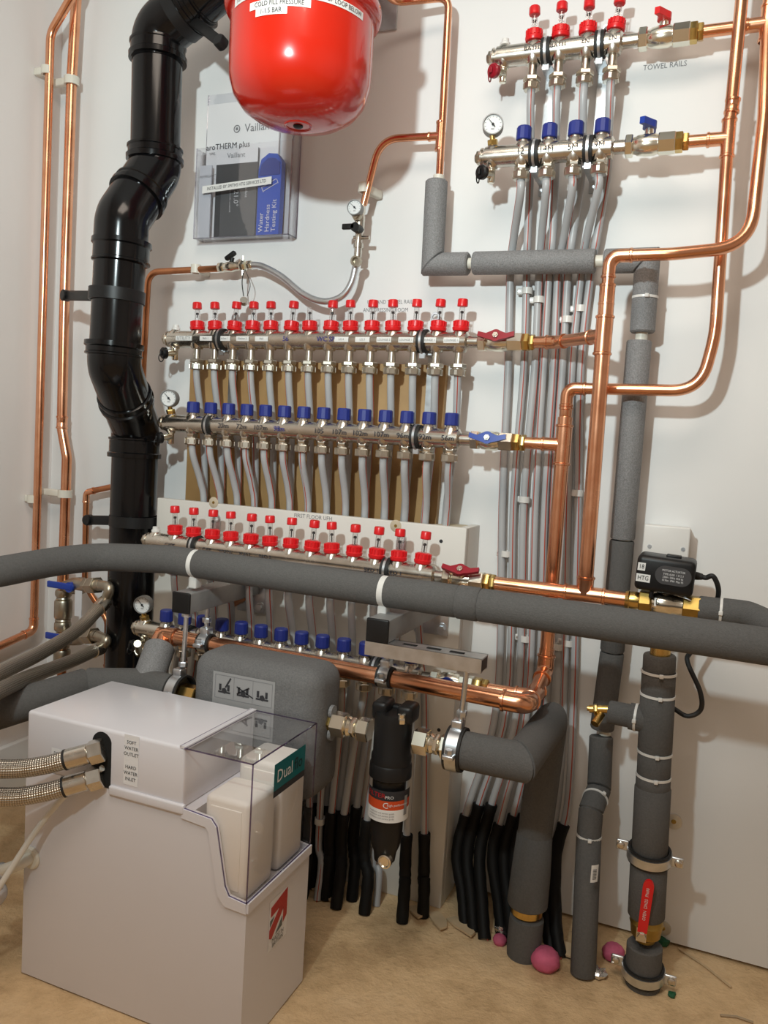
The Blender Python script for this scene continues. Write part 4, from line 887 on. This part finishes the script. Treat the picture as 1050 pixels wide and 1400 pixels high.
part('foam_sleeve', MB().tube([(vp.x,vp.y,0.25),(vp.x,vp.y,0.245),(vp.x-0.001,vp.y-0.003,0.17),(vp.x-0.003,vp.y-0.004,0.106),(vp.x-0.003,vp.y-0.004,0.103)], [0.031,0.0345,0.038,0.0395,0.037], 30), 'foam', t)
part('brass_fitting', MB().lathe((vp.x-0.003,vp.y-0.003,0.06), Z, [(0,0.024),(0.024,0.024),(0.026,0.031),(0.06,0.031)], 24), 'brass', t)
part('foam_sleeve', MB().tube([(vp.x-0.002,vp.y-0.003,0.080),(vp.x-0.002,vp.y-0.003,0.076),(vp.x-0.003,vp.y-0.006,0.02),(vp.x-0.003,vp.y-0.006,-0.003)], [0.030,0.0335,0.0335,0.032], 30), 'foam', t)
hang_clamp(t, (xa_+0.004,-LO,vz), X, 0.0345)
# ================================================================== zone valve, junction box
vy, vz = -0.170, 0.730
t = thing('zone_valve', 'nickel zone valve with a black motor head and brass nuts on the copper riser', 'valve', (P(905,826,.17).x,vy,vz))
xa, xb, xc, xd = P(858,820,.17).x, P(874,822,.17).x, P(890,824,.17).x, P(930,830,.17).x; xe = P(958,834,.17).x
part('press_adapter', MB().lathe((xa-0.004,vy,vz), X, [(0,0.0155),(0.006,0.0172),(0.008,0.0155),(0.018,0.0165),(xb-xa+0.004,0.0155)], 24), 'brass', t)
part('brass_nut', MB().hexa((xb,vy,vz), (xc,vy,vz), 0.0225), 'brass_dull', t); part('brass_nut', MB().hexa((xd+0.004,vy,vz), (xe,vy,vz), 0.0225), 'brass_dull', t)
vb = MB().lathe((xc,vy,vz), X, [(0,0.016),(0.004,0.018),(0.012,0.0205),(0.034,0.0205),(0.038,0.018),(xd-xc+0.006,0.018)], 28).cyl((xc+0.024,vy,vz), (xc+0.024,vy,vz+0.030), 0.010); vb.cyl((xc+0.022,vy,vz), (xc+0.022,vy,vz-0.07), 0.015)
part('valve_body', vb, 'nickel_pale', t)
sheet('port_tag', cylx_map(xc+0.012, vy, vz, 0.0195, 0.25), 0.011, 0.015, 'label_white', t, 2, 3); text('B', 0.013, cylx_map(xc+0.012, vy, vz, 0.0195, 0.25), 'ink', t)
ax0, ax1 = P(868,790,.205).x, P(950,790,.205).x; az0, az1 = P(905,812,.205).z, P(905,763,.205).z
ac = V(((ax0+ax1)/2, vy+0.005, (az0+az1)/2))
TA = V((1,0,-0.045)).normalized(); TC = V((0.045,0,1)).normalized()
h_ = part('motor_head', MB().rbox(ac, (ax1-ax0,0.075,az1-az0), 0.009, TA, Y, TC), 'black_plastic', t)
nk = MB().lathe((xc+0.026,vy,vz+0.020), Z, [(0,0.017),(0.008,0.019),(0.018,0.018),(0.03,0.024)], 20); part('valve_neck', nk, 'black_plastic', h_)
part('position_post', MB().cyl((xc+0.0,vy-0.02,vz+0.012), (xc+0.002,vy-0.02,vz+0.05), 0.004), 'black_plastic', h_)
part('spring_clip', MB().tube(smooth([V((xc+0.045,vy-0.018,vz+0.026)),V((xc+0.060,vy-0.022,vz+0.024)),V((xc+0.066,vy-0.022,vz+0.028))], 4), 0.0013, 6).tube(smooth([V((xc+0.045,vy-0.018,vz+0.021)),V((xc+0.060,vy-0.022,vz+0.018)),V((xc+0.067,vy-0.022,vz+0.015))], 4), 0.0013, 6), 'zinc', h_)
fm_ = plane_map(ac+TA*0.014-Y*0.0377+TC*0.002, TA, TC)
pts = [(0.024*math.copysign(1,math.cos(a_))*0.58+0.0165*math.cos(a_), 0.0165*math.sin(a_)) for a_ in [2*math.pi*k/40+0.01 for k in range(40)]]
part('rating_plate', MB().prism(pts, fm_(0,0,0), TA, TC, -Y, 0.0012), 'plate_dark', h_)
for k, (s_, dy) in enumerate((('MOTOR ACTUATOR',0.0085),('TYPE A300  1 X 2 3',0.002),('230V~ 50Hz 4VA 6s',-0.0035),('10 Nm  IP44  Max 95',-0.0090))): text(s_, 0.0052, fm_, 'print_white', h_, dy=dy, e=0.0018, sx=0.8)
mpL = plane_map(ac-TA*0.0395-Y*0.0377, TA, TC)
for dy, s_, w_ in ((0.011,'18',0.013),(-0.009,'HTG',0.024)):
    m2 = plane_map(mpL(0.004 if w_ > 0.02 else -0.001,dy,0), TA, TC); sheet('white_tag', m2, w_, 0.014, 'label_white', h_, 1, 1, 0.0006); text(s_, 0.011, m2, 'ink', h_, e=0.0014, sx=0.85)
part('top_button', MB().rbox(ac+TA*0.01+TC*((az1-az0)/2+0.001), (0.026,0.02,0.006), 0.002, TA, Y, TC), 'black_plastic', h_)
rs_ = ac+TA*((ax1-ax0)/2)
part('cable_gland', MB().lathe(rs_+TC*0.004-TA*0.002, TA, [(0,0.0075),(0.006,0.007),(0.014,0.0055)], 14), 'black_rubber', h_)
part('cable', MB().tube(smooth([rs_+TC*0.004+TA*0.010, rs_+TC*0.0035+TA*0.018, P(975,788,.168), P(982,804,.16), P(980,822,.14), P(968,850,.10), P(945,890,.09), P(940,905,.10), P(957,945,.11), P(958,970,.11), P(940,979,.11), P(920,968,.10)], 8), 0.0045, 12), 'black_rubber', h_)
bx0, bx1, bz1, bz0 = P(881,720,.05).x, P(945,720,.05).x, P(912,719,.05).z, P(912,806,.05).z
t = thing('junction_box', 'white square junction box with two screws behind the black motor head', 'junction box', ((bx0+bx1)/2,-0.025,bz0))
part('box_body', MB().rbox(((bx0+bx1)/2,-0.024,(bz0+bz1)/2), (bx1-bx0-0.004,0.047,bz1-bz0-0.004), 0.003), 'white_plastic', t)
part('lid', MB().rbox(((bx0+bx1)/2,-0.052,(bz0+bz1)/2), (bx1-bx0,0.010,bz1-bz0), 0.003), 'white_plastic', t)
for px, py in ((888,747),(934,751)): q = P(px,py,.057); part('lid_screw', MB().lathe((q.x,-0.0571,q.z), -Y, [(0,0.0042),(0.0015,0.0036)], 14), 'zinc', t)
# ================================================================== lagged pipes on the right
t = thing('lagged_pipe', 'foam-lagged elbow leading right from the zone valve', 'pipe', (xe,vy,vz))
e_ = P(1022,842,.17); fw = V((e_.x+0.06,-0.245,vz-0.01)); RR = 0.0225
sleeve(t, [(xe-0.004,vy,vz), (P(986,840,.17).x,vy,vz)], RR); tie(t, (P(985,838,.17).x,vy,vz), X, RR)
sleeve(t, [(P(986,840,.17).x,vy,vz), (e_.x,vy,vz), fw], RR*1.05, rad=0.02); sleeve(t, [fw, V((RX,-0.27,fw.z))], RR*1.05)
t = thing('lagged_pipe', 'thick foam-lagged standpipe with a side tee, red lever valve and two steel clamps', 'pipe', PZ(877,1347,0))
ft = V((1.637,-0.155,0.0)); hd = V((xc+0.022,-0.166,0.66)); at = lambda z: ft.lerp(hd, z/0.66)
z_ = lambda py: P(895,py,.16).z
part('brass_tail', MB().lathe(at(z_(905)), Z, [(0,0.018),(z_(885)-z_(905)+0.02,0.018)], 22), 'brass', t)
RT = 0.0300
sleeve(t, [at(z_(893)), at(z_(916))], RT*0.96); sleeve(t, [at(z_(917)), at(z_(948))], RT); sleeve(t, [at(z_(949)), at(z_(1026))], RT*1.02); sleeve(t, [at(z_(1027)), at(z_(1059))], RT); sleeve(t, [at(z_(1060)), at(z_(1080))], RT*1.03)
for py in (917,948,1027,1060): tie(t, at(z_(py)), Z, RT+0.0005)
tb = at(z_(985)); bl = V((P(832,973,.16).x, tb.y+0.004, P(832,973,.16).z))
part('foam_branch', MB().tube([tb, tb.lerp(bl,0.55)], RT*0.82, 26), 'foam', t); part('foam_branch', MB().tube([tb.lerp(bl,0.55), bl-(bl-tb).normalized()*0.003, bl], [RT*0.72,RT*0.72,RT*0.66], 26), 'foam', t)
tie(t, tb.lerp(bl,0.42), (bl-tb), RT*0.82)
dv = part('drain_valve', MB().cyl(bl+V((0.01,0,0.006)), P(806,969,.16), 0.0075).hexa(P(818,970,.16), P(812,970,.16), 0.0105).cyl(P(822,976,.16), P(813,990,.18), 0.008).cyl(P(808,969,.16), P(803,968,.16), 0.005), 'brass', t)
RQ = 0.0325
sleeve(t, [at(z_(1075)), at(z_(1170))], RQ, n=30); sleeve(t, [at(z_(1170)), at(z_(1256))], RQ*1.03, n=30)
bv = at(z_(1290)); part('ball_valve', MB().lathe(bv, Z, [(0,0.018),(0.006,0.019),(0.012,0.0265),(0.030,0.029),(0.036,0.031),(0.04,0.029),(0.075,0.027)], 30), 'brass_dull', t)
lv = P(878,1274,.19); lt = P(888,1203,.205); ld = (lt-lv).normalized(); ls = ld.cross(Y).normalized()
lo = [(0.0,-0.0085),(0.062,-0.0095)]+[(0.066+0.0095*math.sin(k*math.pi/8), -0.0095*math.cos(k*math.pi/8)) for k in range(9)]+[(0.062,0.0095),(0.0,0.0085)]
lk = (lt-lv).length/0.0755; part('lever', MB().prism([(x*lk,y) for x, y in lo], lv+Y*0.0035, ld, ls, -Y, 0.007), 'red_plastic', t)
part('lever_stem', MB().cyl(lv+V((0,0.03,-0.004)), lv+V((0,-0.004,-0.004)), 0.006).box(lv+V((-0.001,0.001,-0.006)), (0.018,0.004,0.026)).hexa(lv+V((0,-0.001,-0.008)), lv+V((0,-0.008,-0.008)), 0.0085), 'nickel', t)
text('OPEN  DN25  PN40', 0.008, plane_map(lv.lerp(lt,0.55)-Y*0.0032, ld, ls if ld.cross(ls).y < 0 else -ls), 'print_white', t, e=0.0006)
part('foam_sleeve', MB().tube([at(z_(1296)), at(z_(1298)), at(z_(1330)), at(0.0)], [RQ*0.93,RQ,RQ,RQ*0.98], 30), 'foam', t)
def big_clamp(c, r):
    k = part('pipe_clamp', MB().band(c, V((0.0,-0.12,1)), r-0.0005, 0.026, 0.0045, 40), 'black_rubber', t)
    part('clamp_strap', MB().band(c, V((0.0,-0.12,1)), r+0.0035, 0.017, 0.0025, 40).rbox(c+V((-r-0.014,-0.002,0.008)), (0.024,0.006,0.020), 0.003).rbox(c+V((r+0.014,-0.002,-0.002)), (0.024,0.006,0.020), 0.003), 'zinc', k)
    for s_, dz_ in ((-1,0.008),(1,-0.002)): part('clamp_screw', MB().lathe(c+V((s_*(r+0.017),-0.004,dz_)), -Y, [(0,0.0075),(0.004,0.007),(0.006,0.004)], 14), 'nickel', k)
big_clamp(at(z_(1170)), RQ+0.002); big_clamp(at(0.028), RQ+0.001)
# ================================================================== water softener
SX0, SX1, SY0, SY1, SH, SXL = 0.606, 1.064, -0.653, -0.442, 0.487, 0.938
t = thing('water_softener', 'white boxy water softener with a clear salt lid standing on the floor', 'appliance', ((SX0+SX1)/2,(SY0+SY1)/2,0))
mb = MB().box(((SX0+SX1)/2,(SY0+SY1)/2,0.128), (SX1-SX0,SY1-SY0,0.250)); mb.box(((SX0+0.957)/2,(SY0+SY1)/2,(0.253+0.3855)/2), (0.957-SX0,SY1-SY0,0.1325))
chk = [(0.957,0.253),(SX1-0.002,0.253),(SX1-0.002,0.262),(1.032,0.266),(1.024,0.280),(1.004,0.372),(0.994,0.383),(0.957,0.387)]
mb.prism(chk, (0,SY0,0), X, Z, Y, 0.005); mb.prism(chk, (0,SY1-0.005,0), X, Z, Y, 0.005)
part('cabinet', mb, 'cabinet_white', t)
part('top_cover', MB().rbox(((SX0+SXL)/2,(SY0+SY1)/2,(0.384+SH)/2), (SXL-SX0,SY1-SY0+0.002,SH-0.384), 0.006), 'cabinet_white', t)
part('cover_ledge', MB().rbox(((0.792+SXL+0.004)/2,SY0-0.001,0.386), (SXL+0.004-0.792,0.010,0.016), 0.003), 'cabinet_white', t)
# flat dark plate painting the shade inside the hose-end slot
sl = [(0.0185*math.cos(a_)*1.1, (0.032 if math.sin(a_) > 0 else 0.0)+0.020*max(math.sin(a_),0)-0.042*(math.sin(a_) < 0)) for a_ in [math.pi*k/12 for k in range(13)]] + [(-0.02035,-0.042),(0.02035,-0.042)]
q = P(139,1037,.654); part('hose_slot_shade', MB().prism(sl, (q.x,SY0-0.0003,q.z-0.006), X, Z, -Y, 0.0012), 'slot_shade', t, label='dark plate for the shade inside the hose slot')
for px, py, w_, h_, lines in ((179,1040,0.030,0.085,(('SOFT',0.030),('WATER',0.020),('OUTLET',0.010),('HARD',-0.012),('WATER',-0.022),('INLET',-0.032))),(81,1036,0.036,0.030,(('DRAIN',0.006),))):
    q = P(px,py,.655); mp = plane_map((q.x,SY0-0.0012,q.z), X, Z); sheet('instruction_label', mp, w_, h_, 'paper', t, 1, 1, 0.0003)
    for s_, dy in lines: text(s_, 0.0082, mp, 'ink', t, dy=dy, e=0.0009)
    if px < 100: text('Run to drain', 0.005, mp, 'ink', t, dy=-0.003, dx=-0.004, e=0.0009); text('with air gap', 0.005, mp, 'ink', t, dy=-0.009, dx=-0.004, e=0.0009)
# clear lid
ly0, ly1, lt_ = SY0-0.001, SY1+0.001, 0.486
def quad(mb, *p): mb.add(p, [tuple(range(len(p)))])
ld_ = MB(); prof = [(SXL,lt_),(SX1,lt_),(SX1,0.262),(1.032,0.266),(1.024,0.280),(1.004,0.372),(0.994,0.383),(SXL,0.388)]
for yy in (ly0, ly1): quad(ld_, *[(x,yy,z) for x, z in prof])
quad(ld_, (SXL,ly0,lt_),(SX1,ly0,lt_),(SX1,ly1,lt_),(SXL,ly1,lt_)); quad(ld_, (SX1,ly0,lt_),(SX1,ly0,0.262),(SX1,ly1,0.262),(SX1,ly1,lt_))
lid = part('clear_lid', ld_, 'acrylic', t)
eg = MB()
for a, b in (((SXL,ly0,lt_),(SX1,ly0,lt_)),((SX1,ly0,lt_),(SX1,ly1,lt_)),((SXL,ly1,lt_),(SX1,ly1,lt_)),((SX1,ly0,lt_),(SX1,ly0,0.262)),((SX1,ly1,lt_),(SX1,ly1,0.262)),((SX1,ly0,0.262),(SX1,ly1,0.262)),((SXL+0.001,ly0,lt_),(SXL+0.001,ly1,lt_)),((SXL-0.008,ly0,lt_+0.002),(SXL-0.008,ly1,lt_+0.002))): eg.cyl(a, b, 0.0013, 8)
for k in range(2,len(prof)-1): eg.cyl((prof[k][0],ly0,prof[k][1]), (prof[k+1][0],ly0,prof[k+1][1]), 0.0012, 6)
part('lid_edge', eg, 'acrylic_edge', lid)
rm = MB(); rp = [(SX1+0.001,0.246),(1.026,0.248),(1.012,0.262),(0.990,0.362),(0.984,0.368),(SXL,0.372)]
outer = prof[2:]; inn = rp
for k in range(5):
    a, b, c_, d_ = outer[k], outer[k+1], inn[k+1], inn[k]
    rm.add([(x,ly0-0.003,z) for x, z in (a,b,c_,d_)]+[(x,ly0+0.001,z) for x, z in (a,b,c_,d_)], [(0,1,2,3),(7,6,5,4),(0,4,5,1),(1,5,6,2),(2,6,7,3),(3,7,4,0)])
rm.box((SX1+0.002,(ly0+ly1)/2,0.254), (0.004,ly1-ly0,0.016)); rm.box((SXL-0.004,(ly0+ly1)/2,lt_+0.001), (0.012,ly1-ly0,0.004))
part('lid_rim', rm, 'cabinet_white', lid)
st = plane_map((SX1+0.0008,-0.535,0.434), Y, Z)
k = sheet('brand_sticker', st, 0.106, 0.056, 'teal', lid, 1, 1, 0.0005); sheet('sticker_base', plane_map(st(0,-0.0225,0), Y, Z), 0.106, 0.011, 'ink', k, 1, 1, 0.0008)
text('Dual', 0.030, st, 'print_white', k, align='LEFT', dx=-0.045, dy=0.004, sx=0.95); text('flo', 0.030, st, 'ink', k, align='LEFT', dx=0.014, dy=0.004, sx=0.95)
sheet('divider', plane_map((1.00,-0.5475,0.36), X, Z), 0.09, 0.05, 'cabinet_white', t, 1, 1)
bg = plane_map((SX1+0.0003,P(380,1262,.55).y+0.0,0), Y, Z)
yc = -0.548; zc = 0.180
bm_ = plane_map((SX1+0.0002,yc,zc), Y, Z)
bk = sheet('badge', bm_, 0.062, 0.088, 'paper', t, 1, 1, 0.0002)
part('badge_arrow', MB().prism([(0.028,0.042),(0.028,-0.006),(0.016,-0.014),(0.016,0.012),(-0.022,-0.024),(-0.029,-0.020),(-0.029,-0.006),(0.004,0.020),(-0.026,0.016),(-0.026,0.032)], bm_(0,0,0.0004), Y, Z, X, 0.0006), 'logo_red', bk)
part('badge_bars', MB().prism([(-0.028,0.010),(-0.014,0.012),(-0.028,0.000)], bm_(0,0,0.0004), Y, Z, X, 0.0006).prism([(-0.008,-0.022),(0.013,-0.002),(0.013,-0.018)], bm_(0,0,0.0004), Y, Z, X, 0.0006), 'logo_grey', bk)
text('MADE IN', 0.011, bm_, 'logo_grey', bk, dy=-0.029, e=0.001, sx=0.9); text('BRITAIN', 0.011, bm_, 'logo_grey', bk, dy=-0.038, e=0.001, sx=0.9)
# overflow elbow
q = P(43,1172,.653); q.y = SY0
ob = part('overflow_flange', MB().lathe(q, -Y, [(0,0.020),(0.003,0.0205),(0.006,0.018)], 26), 'cream_plastic', t)
en = q+V((-0.040,-0.030,-0.022)); part('overflow_elbow', MB().tube(fil([q, q-Y*0.030, en], 0.02, 6), 0.0105, 18), 'cream_plastic', ob)
part('hose_clip', MB().band(en, V((-1,0,-0.75)), 0.0125, 0.009, 0.002, 20).cyl(en+V((0.004,-0.010,-0.018)), en+V((0.016,-0.014,-0.016)), 0.004), 'zinc', ob)
for yk, zt_, nm, xl_ in ((-0.600,0.415,'front salt block inside the clear softener lid',0.972),(-0.497,0.440,'rear salt block behind the brand sticker in the softener lid',0.968)):
    s_ = thing('salt_block', 'white rectangular '+nm, 'salt block', (1.01,yk,0.255))
    part('block', MB().rbox(((xl_+1.054)/2,yk,(0.254+zt_)/2), (1.054-xl_,0.086,zt_-0.254), 0.009), 'salt', s_)
    part('moulded_face', MB().rbox(((xl_+1.054)/2+0.0,yk-0.043,(0.254+zt_)/2), (1.054-xl_-0.024,0.003,zt_-0.254-0.03), 0.0012), 'salt', s_)
# ================================================================== stainless hoses and the valve column
col = P(86,850,.085)
t = thing('valve_stack', 'upright stack of brass-toned fittings and two blue lever valves beside the corner', 'valve', V((col.x,col.y,P(84,905,.085).z)))
cz = lambda py: P(86,py,.085).z
zb_ = cz(912)
part('column_pipe', MB().cyl((col.x,col.y,0.0), (col.x,col.y,cz(770)), 0.0115), 'copper_dull', t)
for py0, py1, r_ in ((806,815,0.021),(816,820,0.018),(820,845,0.0225),(846,850,0.020),(850,862,0.0215),(864,878,0.017),(880,886,0.019),(888,905,0.0215),(906,910,0.018)):
    part('fitting', MB().lathe((col.x,col.y,cz(py1)), Z, [(0,r_*0.92),(0.004,r_),(cz(py0)-cz(py1)-0.004,r_),(cz(py0)-cz(py1),r_*0.92)], 24), 'nickel_dark', t)
def side_valve(py, pe):
    a_ = V((col.x,col.y,cz(py))); b_ = P(pe[0],pe[1],.16); d_ = (b_-a_).normalized(); L = (b_-a_).length
    v_ = part('ball_valve', MB().lathe(a_, d_, [(0,0.014),(L*0.15,0.017),(L*0.3,0.0215),(L*0.5,0.0215),(L*0.58,0.016),(L*0.66,0.016)], 22).hexa(a_+d_*L*0.64, a_+d_*L*0.74, 0.020).hexa(a_+d_*L*0.76, a_+d_*L*0.93, 0.0215).lathe(a_+d_*L*0.93, d_, [(0,0.015),(L*0.08,0.013)], 18), 'nickel_dark', t)
    m_ = a_+d_*L*0.40-Y*0.026
    part('blue_lever', MB().rbox(m_+V((-0.030,-0.004,0.001)), (0.080,0.008,0.017), 0.003).cyl(m_+Y*0.02, m_-Y*0.006, 0.013, 16), 'blue_handle', v_)
    return b_
v1 = side_valve(801, (137,800)); v2 = side_valve(872, (133,869))
part('paper_tag', MB().box(P(107,825,.15), (0.022,0.001,0.065)), 'paper_grey', t)
part('foot_elbow', MB().tube(fil([V((col.x,col.y,zb_-0.0)), V((col.x,col.y,zb_-0.05)), V((col.x-0.08,col.y-0.05,zb_-0.055))], 0.02, 5), 0.011, 14), 'copper_dull', t)
def hose(label, pts, r, va, e0, vb_=None):
    t = thing('braided_hose', label, 'hose', pts[-1]); p = smooth(pts, 10)
    part('hose', MB().tube(p, r, 22), 'steel_braid', t)
    d0 = (p[0]-p[3]).normalized(); d1 = (p[-1]-p[-4]).normalized()
    part('crimp_ferrule', MB().lathe(p[0]-d0*0.004, d0, [(0,r*1.0),(0.001,r*1.12),(0.034,r*1.12),(0.038,r*0.9)], 22), 'nickel', t)
    part('swivel_elbow', MB().tube(fil([p[0]+d0*0.030, e0, va], 0.02, 8), 0.0125, 18), 'nickel_dark', t)
    part('crimp_ferrule', MB().lathe(p[-1]-d1*0.004, d1, [(0,r*1.0),(0.001,r*1.12),(0.038,r*1.12),(0.042,r*0.9)], 22), 'nickel', t)
    part('hex_nut', MB().hexa(p[-1]+d1*0.036, p[-1]+d1*0.060, r*1.32), 'nickel', t)
    part('rubber_band', MB().band(p[-1]-d1*0.003, d1, r*1.0, 0.004, 0.0022, 22), 'black_rubber', t)
s1 = P(146,1020,.667); s2 = P(143,1057,.667)
hose('upper braided steel hose looping to the soft water outlet of the softener', [P(135,832,.20),P(105,862,.29),P(55,893,.43),P(0,920,.58),P(-60,952,.71),P(-115,1000,.80),P(-90,1040,.80),P(-20,1050,.755),P(25,1051,.725),P(62,1046,.705),P(93,1038,.688)], 0.0152, v1, P(152,802,.17))
hose('lower braided steel hose looping to the hard water inlet of the softener', [P(128,890,.20),P(95,905,.30),P(50,922,.46),P(0,944,.63),P(-60,978,.75),P(-115,1035,.81),P(-85,1078,.80),P(-20,1088,.755),P(25,1089,.725),P(62,1083,.705),P(91,1075,.688)], 0.0152, v2, P(148,875,.17))
t = thing('drain_tube', 'thin white drain tube crossing the softener front below the braided hoses', 'tube', P(0,1210,.70))
part('tube', MB().tube(smooth([P(140,1050,.660),P(118,1064,.664),P(85,1092,.672),P(50,1135,.68),P(20,1180,.70),P(-8,1225,.72),P(-40,1290,.72),PZ(-80,1345,0.007)], 8), 0.0052, 14), 'tube_white', t)
t = thing('drain_tube', 'translucent overflow hose on the white elbow of the softener', 'tube', PZ(-60,1300,0))
part('tube', MB().tube(smooth([en+V((0.006,0,0.004)), en+V((-0.020,0,-0.022)), P(0,1222,.69), P(-25,1245,.69), PZ(-90,1290,0.013)], 8), 0.0125, 16), 'hose_clear', t)
a_, b_ = P(316,827,.1), P(337,815,.13)
single('copper_stub', MB().tube([V((a_.x,-0.095,a_.z)), b_], 0.0078, 16), 'copper_dull', 'short dull copper stub poking from the boxed panel beside the strut plate', 'pipe')
# ================================================================== odds and ends on floor and wall
def blob(seed, c, r, sq=0.8, n1=10, n2=14, rough=0.18):
    rnd = random.Random(seed); mb = MB(); c = V(c); vs = []; fs = []
    for i in range(1, n1):
        for j in range(n2):
            a_, b_ = math.pi*i/n1, 2*math.pi*j/n2; k = r*(1+rnd.uniform(-rough,rough)); vs.append(c+V((k*math.sin(a_)*math.cos(b_), k*math.sin(a_)*math.sin(b_), k*sq*math.cos(a_))))
    for i in range(n1-2):
        for j in range(n2): fs.append((i*n2+j, i*n2+(j+1)%n2, (i+1)*n2+(j+1)%n2, (i+1)*n2+j))
    fs.append(tuple(range(n2))); fs.append(tuple(reversed(range((n1-2)*n2,(n1-1)*n2)))); return mb.add(vs, fs)
for k, (px, py, r_, lb) in enumerate(((745,1322,0.028,'crumpled pink foam lump beside the foot of the thick lagged pipe'),(838,1310,0.022,'pink foam lump between the two lagged pipe feet'),(683,1290,0.014,'small pink foam scrap beside the black sleeves'))):
    p = PZ(px,py,0); single('foam_scrap', blob(k, (p.x,p.y,r_*0.55), r_, 0.80, 16, 24, 0.055), 'pink_foam', lb, 'foam scrap', angle=180)
for k, (px, py, r_, lb) in enumerate(((687,1278,0.018,'crumpled foil scrap beside the black sleeves'),(722,1305,0.013,'foil scrap by the pink foam lump'),(818,1334,0.014,'flat foil scrap at the foot of the thin lagged pipe'))):
    p = PZ(px,py,0); single('foil_scrap', blob(20+k, (p.x,p.y,r_*0.45), r_, 0.6, 7, 9, 0.4), 'foil', lb, 'foil scrap', angle=10)
for k, (px, py, r_, lb) in enumerate(((919,1363,0.007,'small green scrap on the floor before the clamped standpipe'),(907,1292,0.012,'green scrap under the wall edge behind the clamped standpipe'))):
    p = PZ(px,py,0); single('plastic_scrap', blob(30+k, (p.x,p.y,r_*0.6), r_, 0.8, 6, 7, 0.3), 'green_bit', lb, 'scrap', angle=20)
for k, (px, py, L, w_, a_, lb) in enumerate(((600,1262,0.07,0.030,-0.9,'torn pale screed strip at the sleeve by the boxed panel corner'),(632,1270,0.08,0.028,-0.6,'torn pale screed strip between the black sleeves'),(570,1250,0.05,0.026,-0.8,'torn pale screed strip under the black filter'),(438,1215,0.05,0.035,0.2,'torn pale screed flake beside the softener'),(770,1300,0.11,0.045,-0.35,'broad pale board scrap behind the pink foam lump'),(455,1230,0.05,0.03,-0.5,'torn pale screed flake under the white bare pipe'))):
    p = PZ(px,py,0); A_ = V((math.cos(a_),math.sin(a_),0.08)).normalized(); B_ = Z.cross(A_).normalized()
    single('screed_flake', MB().prism([(-L/2,-w_*0.4),(-L*0.1,-w_*0.5),(L/2,-w_*0.35),(L*0.42,w_*0.2),(L*0.1,w_*0.5),(-L*0.45,w_*0.4)], (p.x,p.y,0.004), A_, B_, A_.cross(B_), 0.004), 'screed_pale', lb, 'debris')
for k, (a, b, lb) in enumerate((((928,1297),(1000,1350),'long thin splinter lying on the floor below the wall edge'),((985,1388),(1030,1398),'short dark splinter on the open floor'))):
    p, q = PZ(*a,0.003), PZ(*b,0.003); single('splinter', MB().tube([p, p.lerp(q,0.5)+V((0,0.006,0)), q], 0.0022, 6), 'screed_pale' if k == 0 else 'putty', lb, 'debris')
for px, py, lb in ((921,1124,'plain screw washer fixed in the wall above the clamped standpipe valve'),(906,1270,'plain screw washer fixed low in the wall behind the standpipe')):
    q = P(px,py,.004); t = thing('screw_washer', lb, 'washer', (q.x,0,q.z))
    part('washer', MB().lathe((q.x,-0.0001,q.z), -Y, [(0,0.0165),(0.0015,0.016),(0.002,0.007)], 26), 'zinc', t); part('screw', MB().lathe((q.x,-0.002,q.z), -Y, [(0,0.005),(0.002,0.004)], 12), 'brass_dull', t)
for o in bpy.data.objects:
    if '_loc' in o: del o['_loc']
